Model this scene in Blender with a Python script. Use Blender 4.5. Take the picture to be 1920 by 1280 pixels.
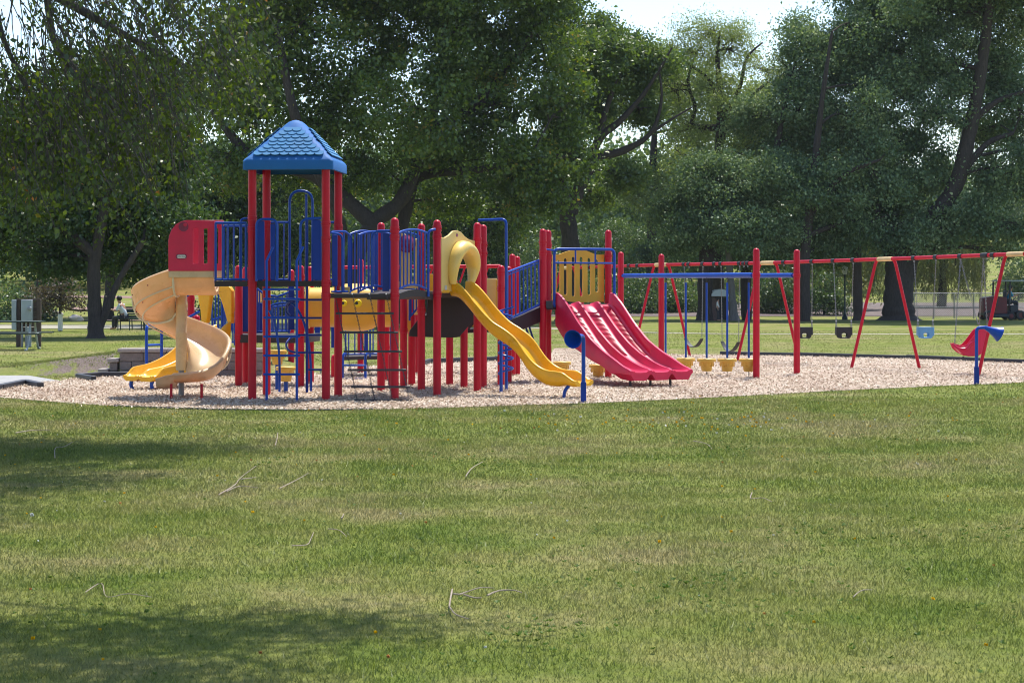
import bpy, bmesh, math, random
import numpy as np
from mathutils import Vector, Matrix, noise
from mathutils.geometry import tessellate_polygon
PI = math.pi
scene = bpy.context.scene
for o in list(bpy.data.objects): bpy.data.objects.remove(o)
COL = scene.collection
# ------------------------------------------------------------------ camera
CAMH, F, HY = 1.8, 3733.0, 530.0      # eye height, focal length in pixels of the 1920 wide photo, horizon row
cam_d = bpy.data.cameras.new('camera'); cam = bpy.data.objects.new('camera', cam_d); COL.objects.link(cam)
cam.location = (0, 0, CAMH); cam.rotation_euler = (PI/2, 0, 0)
cam_d.sensor_width = 36; cam_d.lens = 36*F/1920
cam_d.shift_y = -(640-HY)/1920
cam_d.clip_start = 0.2; cam_d.clip_end = 3000
cam_d.dof.use_dof = True; cam_d.dof.focus_distance = 33; cam_d.dof.aperture_fstop = 13
scene.camera = cam
# ------------------------------------------------------------------ light
SUN_EL, SUN_AZ = 65.0, 20.0           # azimuth measured from +Y (behind the playground) towards +X
w = bpy.data.worlds.new('World'); scene.world = w; w.use_nodes = True
nt = w.node_tree; nt.nodes.clear()
sky = nt.nodes.new('ShaderNodeTexSky'); sky.sky_type = 'NISHITA'; sky.sun_disc = False
sky.sun_elevation = math.radians(SUN_EL); sky.sun_rotation = math.radians(SUN_AZ)
sky.air_density = 1.0; sky.dust_density = 0.8; sky.ozone_density = 1.5; sky.altitude = 300
bg = nt.nodes.new('ShaderNodeBackground'); bg.inputs[1].default_value = 0.13
wo = nt.nodes.new('ShaderNodeOutputWorld')
nt.links.new(sky.outputs[0], bg.inputs[0]); nt.links.new(bg.outputs[0], wo.inputs[0])
sd = bpy.data.lights.new('sun', 'SUN'); sd.energy = 3.9; sd.angle = math.radians(0.5); sd.color = (1, 0.95, 0.87)
sun = bpy.data.objects.new('sun', sd); COL.objects.link(sun)
el, az = math.radians(SUN_EL), math.radians(SUN_AZ)
sdir = Vector((math.sin(az)*math.cos(el), math.cos(az)*math.cos(el), math.sin(el)))
sun.rotation_euler = sdir.to_track_quat('Z', 'Y').to_euler(); sun.location = sdir*60
vs = scene.view_settings; vs.view_transform = 'Standard'; vs.look = 'None'; vs.exposure = 0.85; vs.gamma = 1
scene.cycles.pixel_filter_type = 'BLACKMAN_HARRIS'; scene.cycles.filter_width = 1.05
scene.cycles.max_bounces = 7; scene.cycles.diffuse_bounces = 3; scene.cycles.transparent_max_bounces = 8
# ------------------------------------------------------------------ helpers
def X(px, Y): return (px-960)/F*Y
def Z(py, Y): return CAMH-(py-HY)*Y/F
def P(px, py, Y): return Vector((X(px, Y), Y, Z(py, Y)))
def sstep(a, b, t):
    t = min(1, max(0, (t-a)/(b-a))); return t*t*(3-2*t)
def gz(x, y):
    z = 0.0
    # raised lawn behind the block wall
    m = sstep(-11.5, -7.3, x)*(1-sstep(-5.2, -3.6, x)) * sstep(38.6, 39.4, y)*(1-sstep(42, 52, y))
    z += 0.40*m
    if y > 98:
        t = y-98
        z += 0.036*(t*t/(t+14)) if t < 110 else 0.036*(110*110/124)+0.052*(t-110)
    return z
def link(o): COL.objects.link(o); return o
def tag(o, label=None, cat=None, group=None, kind=None):
    if label: o['label'] = label
    if cat: o['category'] = cat
    if group: o['group'] = group
    if kind: o['kind'] = kind
    return o
WL = {}
def thing(name, label, cat, loc=(0, 0, 0), group=None, rotz=0):
    o = bpy.data.objects.new(name, None); link(o); o.location = loc; o.empty_display_size = .2
    o.rotation_euler = (0, 0, rotz)
    WL[o.name] = Vector(loc)
    return tag(o, label, cat, group)
def rnd(pts, r, k=5, closed=False):
    pts = [Vector(p) for p in pts]; out = []; n = len(pts)
    for i in range(n):
        if not closed and (i == 0 or i == n-1): out.append(pts[i]); continue
        a, b, c = pts[i-1], pts[i], pts[(i+1) % n]
        ra = min(r, (a-b).length*.49); rc = min(r, (c-b).length*.49)
        p0 = b+(a-b).normalized()*ra; p2 = b+(c-b).normalized()*rc
        for j in range(k+1):
            t = j/k; out.append(p0*(1-t)**2+b*2*t*(1-t)+p2*t*t)
    return out
def smooth_path(pts, k=6):
    pts = [Vector(p) for p in pts]; out = []
    for i in range(len(pts)-1):
        p0 = pts[max(i-1, 0)]; p1 = pts[i]; p2 = pts[i+1]; p3 = pts[min(i+2, len(pts)-1)]
        for j in range(k):
            t = j/k
            out.append(0.5*((2*p1)+(p2-p0)*t+(2*p0-5*p1+4*p2-p3)*t*t+(3*p1-p0-3*p2+p3)*t**3))
    out.append(pts[-1]); return out
def interp(tab, s):
    if s <= tab[0][0]: return tab[0][1]
    for (a, va), (b, vb) in zip(tab, tab[1:]):
        if s <= b: return va+(vb-va)*(s-a)/(b-a)
    return tab[-1][1]
class MB:
    def __init__(s): s.v = []; s.f = []
    def add(s, vs_, fs):
        o = len(s.v); s.v += [tuple(v) for v in vs_]; s.f += [tuple(i+o for i in f) for f in fs]; return s
    def box(s, c, size, rz=0, M=None):
        R = M if M is not None else Matrix.Rotation(rz, 3, 'Z')
        c = Vector(c); x, y, z = [q/2 for q in size]
        vs_ = [c+R@Vector((a*x, b*y, d*z)) for d in (-1, 1) for a, b in ((-1, -1), (1, -1), (1, 1), (-1, 1))]
        return s.add(vs_, [(3, 2, 1, 0), (4, 5, 6, 7), (0, 1, 5, 4), (1, 2, 6, 5), (2, 3, 7, 6), (3, 0, 4, 7)])
    def beam(s, a, b, wd, h, up=(0, 0, 1)):
        a, b = Vector(a), Vector(b); d = (b-a); L = d.length; d.normalize()
        up = Vector(up); sd_ = d.cross(up)
        if sd_.length < 1e-4: sd_ = d.cross(Vector((0, 1, 0)))
        sd_.normalize(); u = sd_.cross(d)
        M = Matrix((d, sd_, u)).transposed()
        return s.box((a+b)/2, (L, wd, h), M=M)
    def tube(s, pts, r, n=10, closed=False, dome=False, caps=True):
        pts = [Vector(p) for p in pts]; m = len(pts)
        rs = list(r) if hasattr(r, '__len__') else [r]*m
        if dome and not closed:
            d = (pts[-1]-pts[-2]).normalized(); e = pts[-1]; R = rs[-1]; pts = pts[:-1]; rs = rs[:-1]
            for k in range(0, 5):
                a = k/4*PI/2*.98; pts.append(e-d*R+d*R*math.sin(a)); rs.append(R*math.cos(a))
            m = len(pts)
        T = []
        for i in range(m):
            if closed: t = pts[(i+1) % m]-pts[i-1]
            else: t = pts[min(i+1, m-1)]-pts[max(i-1, 0)]
            T.append(t.normalized() if t.length > 1e-9 else Vector((0, 0, 1)))
        u = T[0].orthogonal().normalized(); vs_ = []; 
        for i in range(m):
            u = (u-T[i]*u.dot(T[i]))
            u = u.normalized() if u.length > 1e-6 else T[i].orthogonal().normalized()
            v = T[i].cross(u)
            for j in range(n):
                a = 2*PI*j/n; vs_.append(pts[i]+(u*math.cos(a)+v*math.sin(a))*rs[i])
        fs = []
        for i in range(m if closed else m-1):
            i2 = (i+1) % m
            for j in range(n):
                j2 = (j+1) % n; fs.append((i*n+j, i*n+j2, i2*n+j2, i2*n+j))
        if caps and not closed:
            fs.append(tuple(reversed(range(n)))); fs.append(tuple((m-1)*n+j for j in range(n)))
        return s.add(vs_, fs)
    def lathe(s, prof, c, n=20, axis=(0, 0, 1)):
        ax = Vector(axis).normalized(); u = ax.orthogonal().normalized(); v = ax.cross(u); c = Vector(c)
        vs_ = [c+ax*z+(u*math.cos(2*PI*j/n)+v*math.sin(2*PI*j/n))*r for r, z in prof for j in range(n)]
        fs = [(i*n+j, i*n+(j+1) % n, (i+1)*n+(j+1) % n, (i+1)*n+j) for i in range(len(prof)-1) for j in range(n)]
        fs.append(tuple(reversed(range(n)))); fs.append(tuple((len(prof)-1)*n+j for j in range(n)))
        return s.add(vs_, fs)
    def ball(s, c, r, n=12, sc=(1, 1, 1)):
        c = Vector(c); vs_ = []; m = n//2+1
        for i in range(m):
            a = PI*i/(m-1)
            for j in range(n):
                b = 2*PI*j/n; vs_.append(c+Vector((r*sc[0]*math.sin(a)*math.cos(b), r*sc[1]*math.sin(a)*math.sin(b), r*sc[2]*math.cos(a))))
        fs = [(i*n+j, (i+1)*n+j, (i+1)*n+(j+1) % n, i*n+(j+1) % n) for i in range(m-1) for j in range(n)]
        return s.add(vs_, fs)
    def prism(s, outer, holes, O, U, V, N, th):
        """2-D outline (with holes) in plane O + a*U + b*V, extruded th along N"""
        O, U, V, N = Vector(O), Vector(U), Vector(V), Vector(N).normalized()
        loops = [outer]+list(holes); flat = [p for l in loops for p in l]
        tris = tessellate_polygon([[Vector((p[0], p[1], 0)) for p in l] for l in loops])
        n = len(flat); f3 = [O+U*p[0]+V*p[1] for p in flat]
        vs_ = [p+N*th/2 for p in f3]+[p-N*th/2 for p in f3]
        fs = [tuple(t) for t in tris]+[tuple(i+n for i in reversed(t)) for t in tris]
        k = 0
        for l in loops:
            m = len(l)
            for i in range(m): fs.append((k+i, k+(i+1) % m, n+k+(i+1) % m, n+k+i))
            k += m
        return s.add(vs_, fs)
    def loft(s, rings, closed_ring=True, caps=True):
        n = len(rings[0]); vs_ = [p for r in rings for p in r]; fs = []
        for i in range(len(rings)-1):
            for j in range(n if closed_ring else n-1):
                j2 = (j+1) % n; fs.append((i*n+j, i*n+j2, (i+1)*n+j2, (i+1)*n+j))
        if caps and closed_ring:
            fs.append(tuple(reversed(range(n)))); fs.append(tuple((len(rings)-1)*n+j for j in range(n)))
        return s.add(vs_, fs)
    def build(s, name, mat, parent=None, ang=40, bevel=0, label=None, subd=0):
        me = bpy.data.meshes.new(name); off = Vector((0, 0, 0))
        if parent is not None: off = WL.get(parent.name, off)
        me.from_pydata([tuple(Vector(v)-off) for v in s.v] if off.length > 0 else s.v, [], s.f)
        bm = bmesh.new(); bm.from_mesh(me); bmesh.ops.recalc_face_normals(bm, faces=bm.faces); bm.to_mesh(me); bm.free()
        me.materials.append(mat)
        me.polygons.foreach_set('use_smooth', [True]*len(me.polygons))
        me.set_sharp_from_angle(angle=math.radians(ang))
        o = bpy.data.objects.new(name, me); link(o)
        if parent is not None: o.parent = parent; WL[o.name] = off
        if bevel:
            b = o.modifiers.new('b', 'BEVEL'); b.width = bevel; b.segments = 2; b.limit_method = 'ANGLE'; b.angle_limit = math.radians(40)
        if label: o['label'] = label
        return o
# ------------------------------------------------------------------ materials
def newmat(name):
    m = bpy.data.materials.new(name); m.use_nodes = True; t = m.node_tree; t.nodes.clear()
    out = t.nodes.new('ShaderNodeOutputMaterial'); return m, t, out
def nd(t, ty, **kw):
    n = t.nodes.new(ty)
    for k, v in kw.items():
        if k.startswith('i_'): n.inputs[k[2:].replace('_', ' ')].default_value = v
        else: setattr(n, k, v)
    return n
def ramp(t, fac, stops):
    r = t.nodes.new('ShaderNodeValToRGB'); e = r.color_ramp.elements
    while len(e) < len(stops): e.new(0.5)
    for q, (p, c) in zip(e, stops): q.position = p; q.color = (*c, 1)
    t.links.new(fac, r.inputs[0]); return r.outputs[0]
def coords(t, sc=1.0):
    g = nd(t, 'ShaderNodeNewGeometry')
    if sc == 1.0: return g.outputs['Position']
    mp = nd(t, 'ShaderNodeMapping'); mp.inputs['Scale'].default_value = sc if hasattr(sc, '__len__') else (sc,)*3
    t.links.new(g.outputs['Position'], mp.inputs[0]); return mp.outputs[0]
def noise_n(t, vec, scale, detail=4, rough=.55):
    n = nd(t, 'ShaderNodeTexNoise'); n.inputs['Scale'].default_value = scale; n.inputs['Detail'].default_value = detail
    n.inputs['Roughness'].default_value = rough; t.links.new(vec, n.inputs['Vector']); return n.outputs['Fac']
def mixc(t, fac, a, b, mode='MIX'):
    m = nd(t, 'ShaderNodeMix', data_type='RGBA', blend_type=mode)
    for sock, v in ((m.inputs[0], fac), (m.inputs[6], a), (m.inputs[7], b)):
        if isinstance(v, (float, int)): sock.default_value = v
        elif isinstance(v, tuple): sock.default_value = (*v, 1) if len(v) == 3 else v
        else: t.links.new(v, sock)
    return m.outputs[2]
def bump(t, h, strength=.3, dist=.01):
    b = nd(t, 'ShaderNodeBump'); b.inputs['Strength'].default_value = strength; b.inputs['Distance'].default_value = dist
    t.links.new(h, b.inputs['Height']); return b.outputs[0]
def paint(name, col, rough=.38, coat=0.0, wear=.25, metal=0, spec=.5, bumpy=.05, trans=None):
    m, t, out = newmat(name); pos = coords(t)
    n1 = noise_n(t, pos, 3.0, 5); n2 = noise_n(t, pos, 38, 3)
    lo = tuple(c*(1-wear) for c in col); hi = tuple(min(1, c*(1+wear*.35)+wear*.015) for c in col)
    c = ramp(t, n1, [(0.32, lo), (0.62, col), (0.8, hi)])
    c = mixc(t, .12*wear*4, c, ramp(t, n2, [(0.35, tuple(x*.6 for x in col)), (0.6, col)]))
    b = nd(t, 'ShaderNodeBsdfPrincipled'); t.links.new(c, b.inputs['Base Color'])
    r = nd(t, 'ShaderNodeMapRange'); r.inputs[3].default_value = rough*.8; r.inputs[4].default_value = min(1, rough*1.35)
    t.links.new(n1, r.inputs[0]); t.links.new(r.outputs[0], b.inputs['Roughness'])
    b.inputs['Metallic'].default_value = metal; b.inputs['Coat Weight'].default_value = coat; b.inputs['Specular IOR Level'].default_value = spec
    if bumpy: t.links.new(bump(t, n2, bumpy, .01), b.inputs['Normal'])
    sh = b.outputs[0]
    if trans:
        tr = nd(t, 'ShaderNodeBsdfTranslucent'); tr.inputs[0].default_value = (*trans[0], 1)
        mx = nd(t, 'ShaderNodeMixShader'); mx.inputs[0].default_value = trans[1]
        t.links.new(sh, mx.inputs[1]); t.links.new(tr.outputs[0], mx.inputs[2]); sh = mx.outputs[0]
    t.links.new(sh, out.inputs[0]); return m
M = {}
M['red'] = paint('red_powder_coat', (.58, .0015, .024), .36, wear=.16, spec=.3)
M['blue'] = paint('blue_powder_coat', (.002, .068, .44), .32, wear=.2, spec=.35)
M['navy'] = paint('dark_blue_plate', (.002, .036, .30), .38, wear=.2, spec=.3)
M['deck'] = paint('brown_vinyl_deck', (.028, .018, .022), .5, wear=.4)
M['yellow'] = paint('yellow_plastic', (.93, .50, .012), .27, wear=.18, trans=((1, .5, .01), .12))
M['cream'] = paint('faded_yellow_plastic', (.84, .60, .20), .42, wear=.12, trans=((.9, .6, .2), .10))
M['ochre'] = paint('ochre_plastic', (.84, .50, .045), .4, wear=.12, trans=((.9, .5, .05), .12))
M['pod'] = paint('pod_yellow', (.75, .44, .06), .4, wear=.15)
M['tan'] = paint('tan_slide_plastic', (.82, .66, .40), .26, wear=.15, trans=((1, .48, .10), .26))
M['tanpale'] = paint('tan_rim_plastic', (.80, .68, .48), .4, wear=.2)
M['hoodyellow'] = paint('hood_yellow_plastic', (.88, .60, .15), .3, wear=.12)
M['ridge'] = paint('dull_red_ridges', (.50, .008, .055), .75, wear=.2, spec=.15)
M['pink'] = paint('faded_red_plastic', (.72, .014, .085), .33, wear=.2, trans=((.9, .02, .05), .14))
M['roof'] = paint('blue_roof_plastic', (.022, .150, .44), .65, wear=.12, spec=.3)
M['rooflight'] = paint('light_blue_shingle', (.085, .25, .48), .75, wear=.15, spec=.2)
M['steel'] = paint('galvanised_steel', (.30, .31, .33), .5, metal=.3, wear=.3)
M['chain'] = paint('dark_coated_chain', (.035, .035, .045), .45, wear=.3)
M['paleChain'] = paint('zinc_chain', (.27, .27, .27), .5, metal=.2, wear=.3)
M['rubber'] = paint('black_rubber', (.02, .02, .024), .55, wear=.3)
M['black'] = paint('black_plastic_edging', (.03, .034, .045), .5, wear=.35)
M['lightblue'] = paint('light_blue_plastic', (.13, .36, .62), .4, wear=.15)
M['beam_yellow'] = paint('yellow_sleeve', (.80, .55, .25), .4)
M['magenta'] = paint('purple_red_plastic', (.25, .015, .08), .25, wear=.2)
M['white'] = paint('white_plastic', (.75, .75, .73), .4, wear=.15)
M['whiteSt'] = paint('white_sticker', (.6, .6, .6), .4, wear=.5)
M['eye'] = paint('bright_yellow', (.95, .72, .0), .4, wear=.05)
M['greybox'] = paint('grey_painted_metal', (.36, .40, .42), .45, wear=.2)
M['green_metal'] = paint('dark_green_metal', (.008, .035, .035), .4, wear=.3)
M['wood'] = paint('weathered_wood', (.11, .075, .06), .8, wear=.5, bumpy=.3)
M['skin'] = paint('skin', (.45, .24, .16), .5, wear=.1)
M['hair'] = paint('dark_hair', (.012, .009, .008), .5, wear=.2)
M['shirtw'] = paint('pale_shirt', (.62, .68, .74), .8, wear=.1)
M['shirtb'] = paint('blue_shirt', (.04, .28, .45), .8, wear=.1)
M['trouser'] = paint('dark_trousers', (.05, .05, .06), .8, wear=.2)
M['mower'] = paint('dark_red_mower', (.13, .010, .018), .4, wear=.3)
M['concrete'] = None
def rocky(name, c1, c2, scale=6, rough=.9, bs=.5, sc=1.0):
    m, t, out = newmat(name); pos = coords(t, sc); n1 = noise_n(t, pos, scale, 8, .65); n2 = noise_n(t, pos, scale*8, 4)
    c = ramp(t, n1, [(.3, c1), (.7, c2)]); c = mixc(t, .35, c, ramp(t, n2, [(.3, c1), (.7, c2)]))
    b = nd(t, 'ShaderNodeBsdfPrincipled'); b.inputs['Roughness'].default_value = rough; t.links.new(c, b.inputs['Base Color'])
    t.links.new(bump(t, n2, bs, .02), b.inputs['Normal']); t.links.new(b.outputs[0], out.inputs[0]); return m
M['concrete'] = rocky('concrete', (.25, .25, .25), (.36, .355, .34), 2, bs=.2)
M['block'] = rocky('split_block', (.16, .13, .12), (.30, .255, .235), 5, bs=.8)
M['cap'] = rocky('block_cap', (.30, .26, .24), (.42, .37, .34), 4, bs=.4)
M['bark'] = rocky('bark_dark', (.020, .016, .015), (.085, .066, .060), 5, bs=1.0, sc=(3, 3, .6))
M['barkg'] = rocky('bark_grey', (.05, .045, .045), (.13, .115, .11), 5, bs=1.0, sc=(3, 3, .6))
M['barkp'] = rocky('bark_pale', (.10, .09, .09), (.24, .22, .21), 5, bs=1.0, sc=(3, 3, .5))
M['rock'] = rocky('garden_rock', (.30, .27, .25), (.52, .48, .45), 3)
M['soil'] = rocky('bed_mulch', (.16, .09, .07), (.30, .19, .15), 3)
M['path'] = rocky('far_path', (.25, .235, .18), (.36, .33, .25), .6, bs=.1)
M['pinkwall'] = rocky('pink_wall', (.35, .22, .20), (.42, .28, .25), 2, bs=.1)
M['brownwall'] = rocky('brown_wall', (.10, .065, .06), (.16, .10, .09), 2, bs=.1)
M['roofmetal'] = rocky('pale_roof', (.42, .46, .47), (.55, .58, .58), 2, bs=.1)
M['twig'] = rocky('bare_twig', (.22, .17, .13), (.40, .33, .26), 8, bs=.3)
# lawn colour shared by the ground sheet and the blades
def lawn_colour(t, attr=None):
    pos = coords(t)
    big = noise_n(t, pos, .22, 4, .6); mid = noise_n(t, pos, .6, 7, .68); fine = noise_n(t, pos, 9, 4, .6)
    green = ramp(t, mid, [(.30, (.096, .150, .017)), (.46, (.160, .198, .036)), (.68, (.230, .245, .062))])
    dry = ramp(t, fine, [(.3, (.20, .175, .080)), (.7, (.32, .275, .145))])
    a = nd(t, 'ShaderNodeMath', operation='ADD'); t.links.new(big, a.inputs[0]); t.links.new(mid, a.inputs[1])
    f = ramp(t, a.outputs[0], [(.46, (0, 0, 0)), (.62, (.75, .75, .75))])
    hm = nd(t, 'ShaderNodeMath', operation='MULTIPLY'); t.links.new(a.outputs[0], hm.inputs[0]); hm.inputs[1].default_value = .5
    f = ramp(t, hm.outputs[0], [(.44, (.02, .02, .02)), (.52, (.25, .25, .25)), (.59, (.75, .75, .75))])
    return mixc(t, f, green, dry), fine, mid
def grass_ground():
    m, t, out = newmat('lawn_ground'); c, fine, mid = lawn_colour(t)
    pos = coords(t, (1, .35, 1)); s2 = noise_n(t, pos, 26, 5, .7); s3 = noise_n(t, pos, 7, 5, .7)
    c = mixc(t, .65, c, ramp(t, s2, [(.25, (.55, .55, .50)), (.5, (1, 1, 1)), (.75, (1.5, 1.4, 1.3))]), 'MULTIPLY')
    c = mixc(t, .5, c, ramp(t, s3, [(.3, (.62, .70, .6)), (.7, (1.3, 1.2, 1.15))]), 'MULTIPLY')
    # bare trodden soil beside the block steps
    vd = nd(t, 'ShaderNodeVectorMath', operation='DISTANCE'); mp = nd(t, 'ShaderNodeMapping'); mp.inputs['Scale'].default_value = (1, .55, 0); t.links.new(coords(t), mp.inputs[0])
    t.links.new(mp.outputs[0], vd.inputs[0]); vd.inputs[1].default_value = (-8.5, 40.0*.55, 0); ns = noise_n(t, coords(t, (1, .35, 1)), 4.2, 8, .8)
    ma = nd(t, 'ShaderNodeMath', operation='MULTIPLY_ADD'); t.links.new(vd.outputs['Value'], ma.inputs[0]); ma.inputs[1].default_value = .20; t.links.new(ns, ma.inputs[2])
    c = mixc(t, ramp(t, ma.outputs[0], [(.62, (1, 1, 1)), (.70, (0, 0, 0))]), c, ramp(t, s2, [(.3, (.13, .10, .085)), (.7, (.24, .19, .165))]))
    b = nd(t, 'ShaderNodeBsdfPrincipled'); b.inputs['Roughness'].default_value = .95; b.inputs['Specular IOR Level'].default_value = .15
    t.links.new(c, b.inputs['Base Color']); t.links.new(bump(t, s2, .9, .05), b.inputs['Normal'])
    t.links.new(b.outputs[0], out.inputs[0]); return m
M['lawn'] = grass_ground()
def blade_mat():
    m, t, out = newmat('grass_blades'); c, fine, mid = lawn_colour(t)
    at = nd(t, 'ShaderNodeAttribute', attribute_name='vary')
    c = mixc(t, .9, c, ramp(t, at.outputs['Fac'], [(0, (.45, .56, .45)), (.5, (1, 1, 1)), (.86, (1.5, 1.4, 1.25)), (1, (2.6, 2.3, 2.1))]), 'MULTIPLY')
    d = nd(t, 'ShaderNodeBsdfDiffuse'); tr = nd(t, 'ShaderNodeBsdfTranslucent'); mx = nd(t, 'ShaderNodeMixShader'); mx.inputs[0].default_value = .35
    t.links.new(c, d.inputs[0]); t.links.new(c, tr.inputs[0]); t.links.new(d.outputs[0], mx.inputs[1]); t.links.new(tr.outputs[0], mx.inputs[2])
    gl = nd(t, 'ShaderNodeBsdfGlossy'); gl.inputs['Roughness'].default_value = .5; m2 = nd(t, 'ShaderNodeMixShader'); m2.inputs[0].default_value = .035
    t.links.new(mx.outputs[0], m2.inputs[1]); t.links.new(gl.outputs[0], m2.inputs[2])
    t.links.new(m2.outputs[0], out.inputs[0]); return m
M['blades'] = blade_mat()
def leaf_mat(name, stops, trans=.4, gloss=.06, tmul=(1.25, 1.2, .6), grough=.45):
    m, t, out = newmat(name); at = nd(t, 'ShaderNodeAttribute', attribute_name='vary')
    n = noise_n(t, coords(t), .35, 3)
    a = nd(t, 'ShaderNodeMath', operation='MULTIPLY_ADD'); t.links.new(n, a.inputs[0]); a.inputs[1].default_value = .9; a.inputs[2].default_value = -.45
    b = nd(t, 'ShaderNodeMath', operation='ADD'); t.links.new(a.outputs[0], b.inputs[0]); t.links.new(at.outputs['Fac'], b.inputs[1])
    c = ramp(t, b.outputs[0], stops)
    d = nd(t, 'ShaderNodeBsdfDiffuse'); tr = nd(t, 'ShaderNodeBsdfTranslucent'); mx = nd(t, 'ShaderNodeMixShader'); mx.inputs[0].default_value = trans
    t.links.new(c, d.inputs[0]); t.links.new(mixc(t, 1.0, c, tmul, 'MULTIPLY'), tr.inputs[0])
    t.links.new(d.outputs[0], mx.inputs[1]); t.links.new(tr.outputs[0], mx.inputs[2])
    gl = nd(t, 'ShaderNodeBsdfGlossy'); gl.inputs['Roughness'].default_value = grough; m2 = nd(t, 'ShaderNodeMixShader'); m2.inputs[0].default_value = gloss
    t.links.new(mx.outputs[0], m2.inputs[1]); t.links.new(gl.outputs[0], m2.inputs[2]); t.links.new(m2.outputs[0], out.inputs[0]); return m
L = {}
L['maple'] = leaf_mat('maple_leaves', [(0, (0.048, 0.086, 0.010)), (.5, (0.093, 0.162, 0.019)), (.85, (0.176, 0.247, 0.026)), (1, (0.353, 0.247, 0.042))], .38)
L['deep'] = leaf_mat('deep_green_leaves', [(0, (0.030, 0.064, 0.013)), (.6, (0.057, 0.113, 0.020)), (1, (0.101, 0.167, 0.028))], .32)
L['mid'] = leaf_mat('mid_green_leaves', [(0, (0.062, 0.110, 0.023)), (.5, (0.107, 0.177, 0.035)), (1, (0.195, 0.262, 0.063))], .4)
L['locust'] = leaf_mat('locust_leaves', [(0, (0.112, 0.166, 0.046)), (.5, (0.207, 0.279, 0.077)), (1, (0.319, 0.390, 0.125))], .45)
L['silver'] = leaf_mat('silvery_leaves', [(0, (0.068, 0.131, 0.059)), (.5, (0.134, 0.212, 0.097)), (.85, (0.268, 0.355, 0.174)), (1, (0.537, 0.592, 0.370))], .28, .05, grough=.6)
L['over'] = leaf_mat('elm_leaves', [(0, (0.032, 0.051, 0.008)), (.5, (0.073, 0.121, 0.013)), (.85, (0.137, 0.199, 0.018)), (.985, (0.274, 0.206, 0.026)), (1, (0.387, 0.156, 0.026))], .42)
L['far'] = leaf_mat('far_leaves', [(0, (0.059, 0.112, 0.040)), (.5, (0.107, 0.178, 0.055)), (1, (0.176, 0.243, 0.077))], .3)
L['willow'] = leaf_mat('willow_leaves', [(0, (0.096, 0.132, 0.036)), (.5, (0.156, 0.192, 0.060)), (1, (0.228, 0.252, 0.096))], .4)
L['brown'] = leaf_mat('brown_leaves', [(0, (0.060, 0.048, 0.036)), (.5, (0.120, 0.096, 0.072)), (1, (0.168, 0.144, 0.084))], .3)
L['bush'] = leaf_mat('bush_leaves', [(0, (0.033, 0.075, 0.027)), (.5, (0.068, 0.128, 0.045)), (1, (0.135, 0.195, 0.068))], .35)
# ------------------------------------------------------------------ numpy mesh helper
def np_mesh(name, verts, nper, mat, parent=None, vary=None):
    """verts: (n*nper,3) float array, each nper verts form one face"""
    n = len(verts)//nper; me = bpy.data.meshes.new(name)
    off = np.array(WL.get(parent.name, Vector((0, 0, 0))) if parent is not None else (0, 0, 0))
    me.vertices.add(n*nper); me.vertices.foreach_set('co', (verts-off).astype(np.float32).ravel())
    me.loops.add(n*nper); me.loops.foreach_set('vertex_index', np.arange(n*nper, dtype=np.int32))
    me.polygons.add(n); me.polygons.foreach_set('loop_start', np.arange(0, n*nper, nper, dtype=np.int32))
    me.polygons.foreach_set('loop_total', np.full(n, nper, dtype=np.int32))
    me.materials.append(mat)
    if vary is not None:
        a = me.attributes.new('vary', 'FLOAT', 'FACE'); a.data.foreach_set('value', vary.astype(np.float32))
    me.update(calc_edges=True)
    o = bpy.data.objects.new(name, me); link(o)
    if parent is not None: o.parent = parent
    return o
def leaf_quads(pos, size, rng, droop=.35, upbias=.6, aspect=.6):
    n = len(pos)
    ax = rng.normal(size=(n, 3)); ax[:, 2] -= droop*1.5; ax /= np.linalg.norm(ax, axis=1)[:, None]
    nr = rng.normal(size=(n, 3)); nr[:, 2] += upbias; sd_ = np.cross(ax, nr); sd_ /= (np.linalg.norm(sd_, axis=1)[:, None]+1e-9)
    nn = np.cross(sd_, ax)
    s = (size*rng.uniform(.6, 1.25, n))[:, None]
    a = pos-ax*s*.5; c = pos+ax*s*.5; mid = pos-ax*s*.08+nn*s*.10
    b = mid+sd_*s*aspect*.5; d = mid-sd_*s*aspect*.5
    return np.stack([a, b, c, d], 1).reshape(-1, 3)
# ================================================================== SETTING
QL = 1.0   # leaf density factor
def ground():
    xs = sorted(set([-260+i*13 for i in range(12)]+[-110+i*4 for i in range(20)]+[-30+i*.5 for i in range(121)]+[30+i*4 for i in range(21)]+[110+i*13 for i in range(12)]))
    ys = sorted(set([-30+i*5 for i in range(12)]+[30+i*.5 for i in range(80)]+[70+i*2 for i in range(20)]+[110+i*6 for i in range(60)]+[470+i*60 for i in range(20)]))
    vs_ = [(x, y, gz(x, y)+(0 if y < 100 else .25*noise.noise(Vector((x*.03, y*.03, 1)))*min(1, (y-100)/60)*4)) for y in ys for x in xs]
    n = len(xs); fs = [(j*n+i, j*n+i+1, (j+1)*n+i+1, (j+1)*n+i) for j in range(len(ys)-1) for i in range(n-1)]
    b = MB().add(vs_, fs); o = b.build('lawn_ground', M['lawn'], ang=180); tag(o, kind='structure'); return o
ground()
def PL(lst): return [(X(a, y), y) for a, y in lst]
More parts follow.
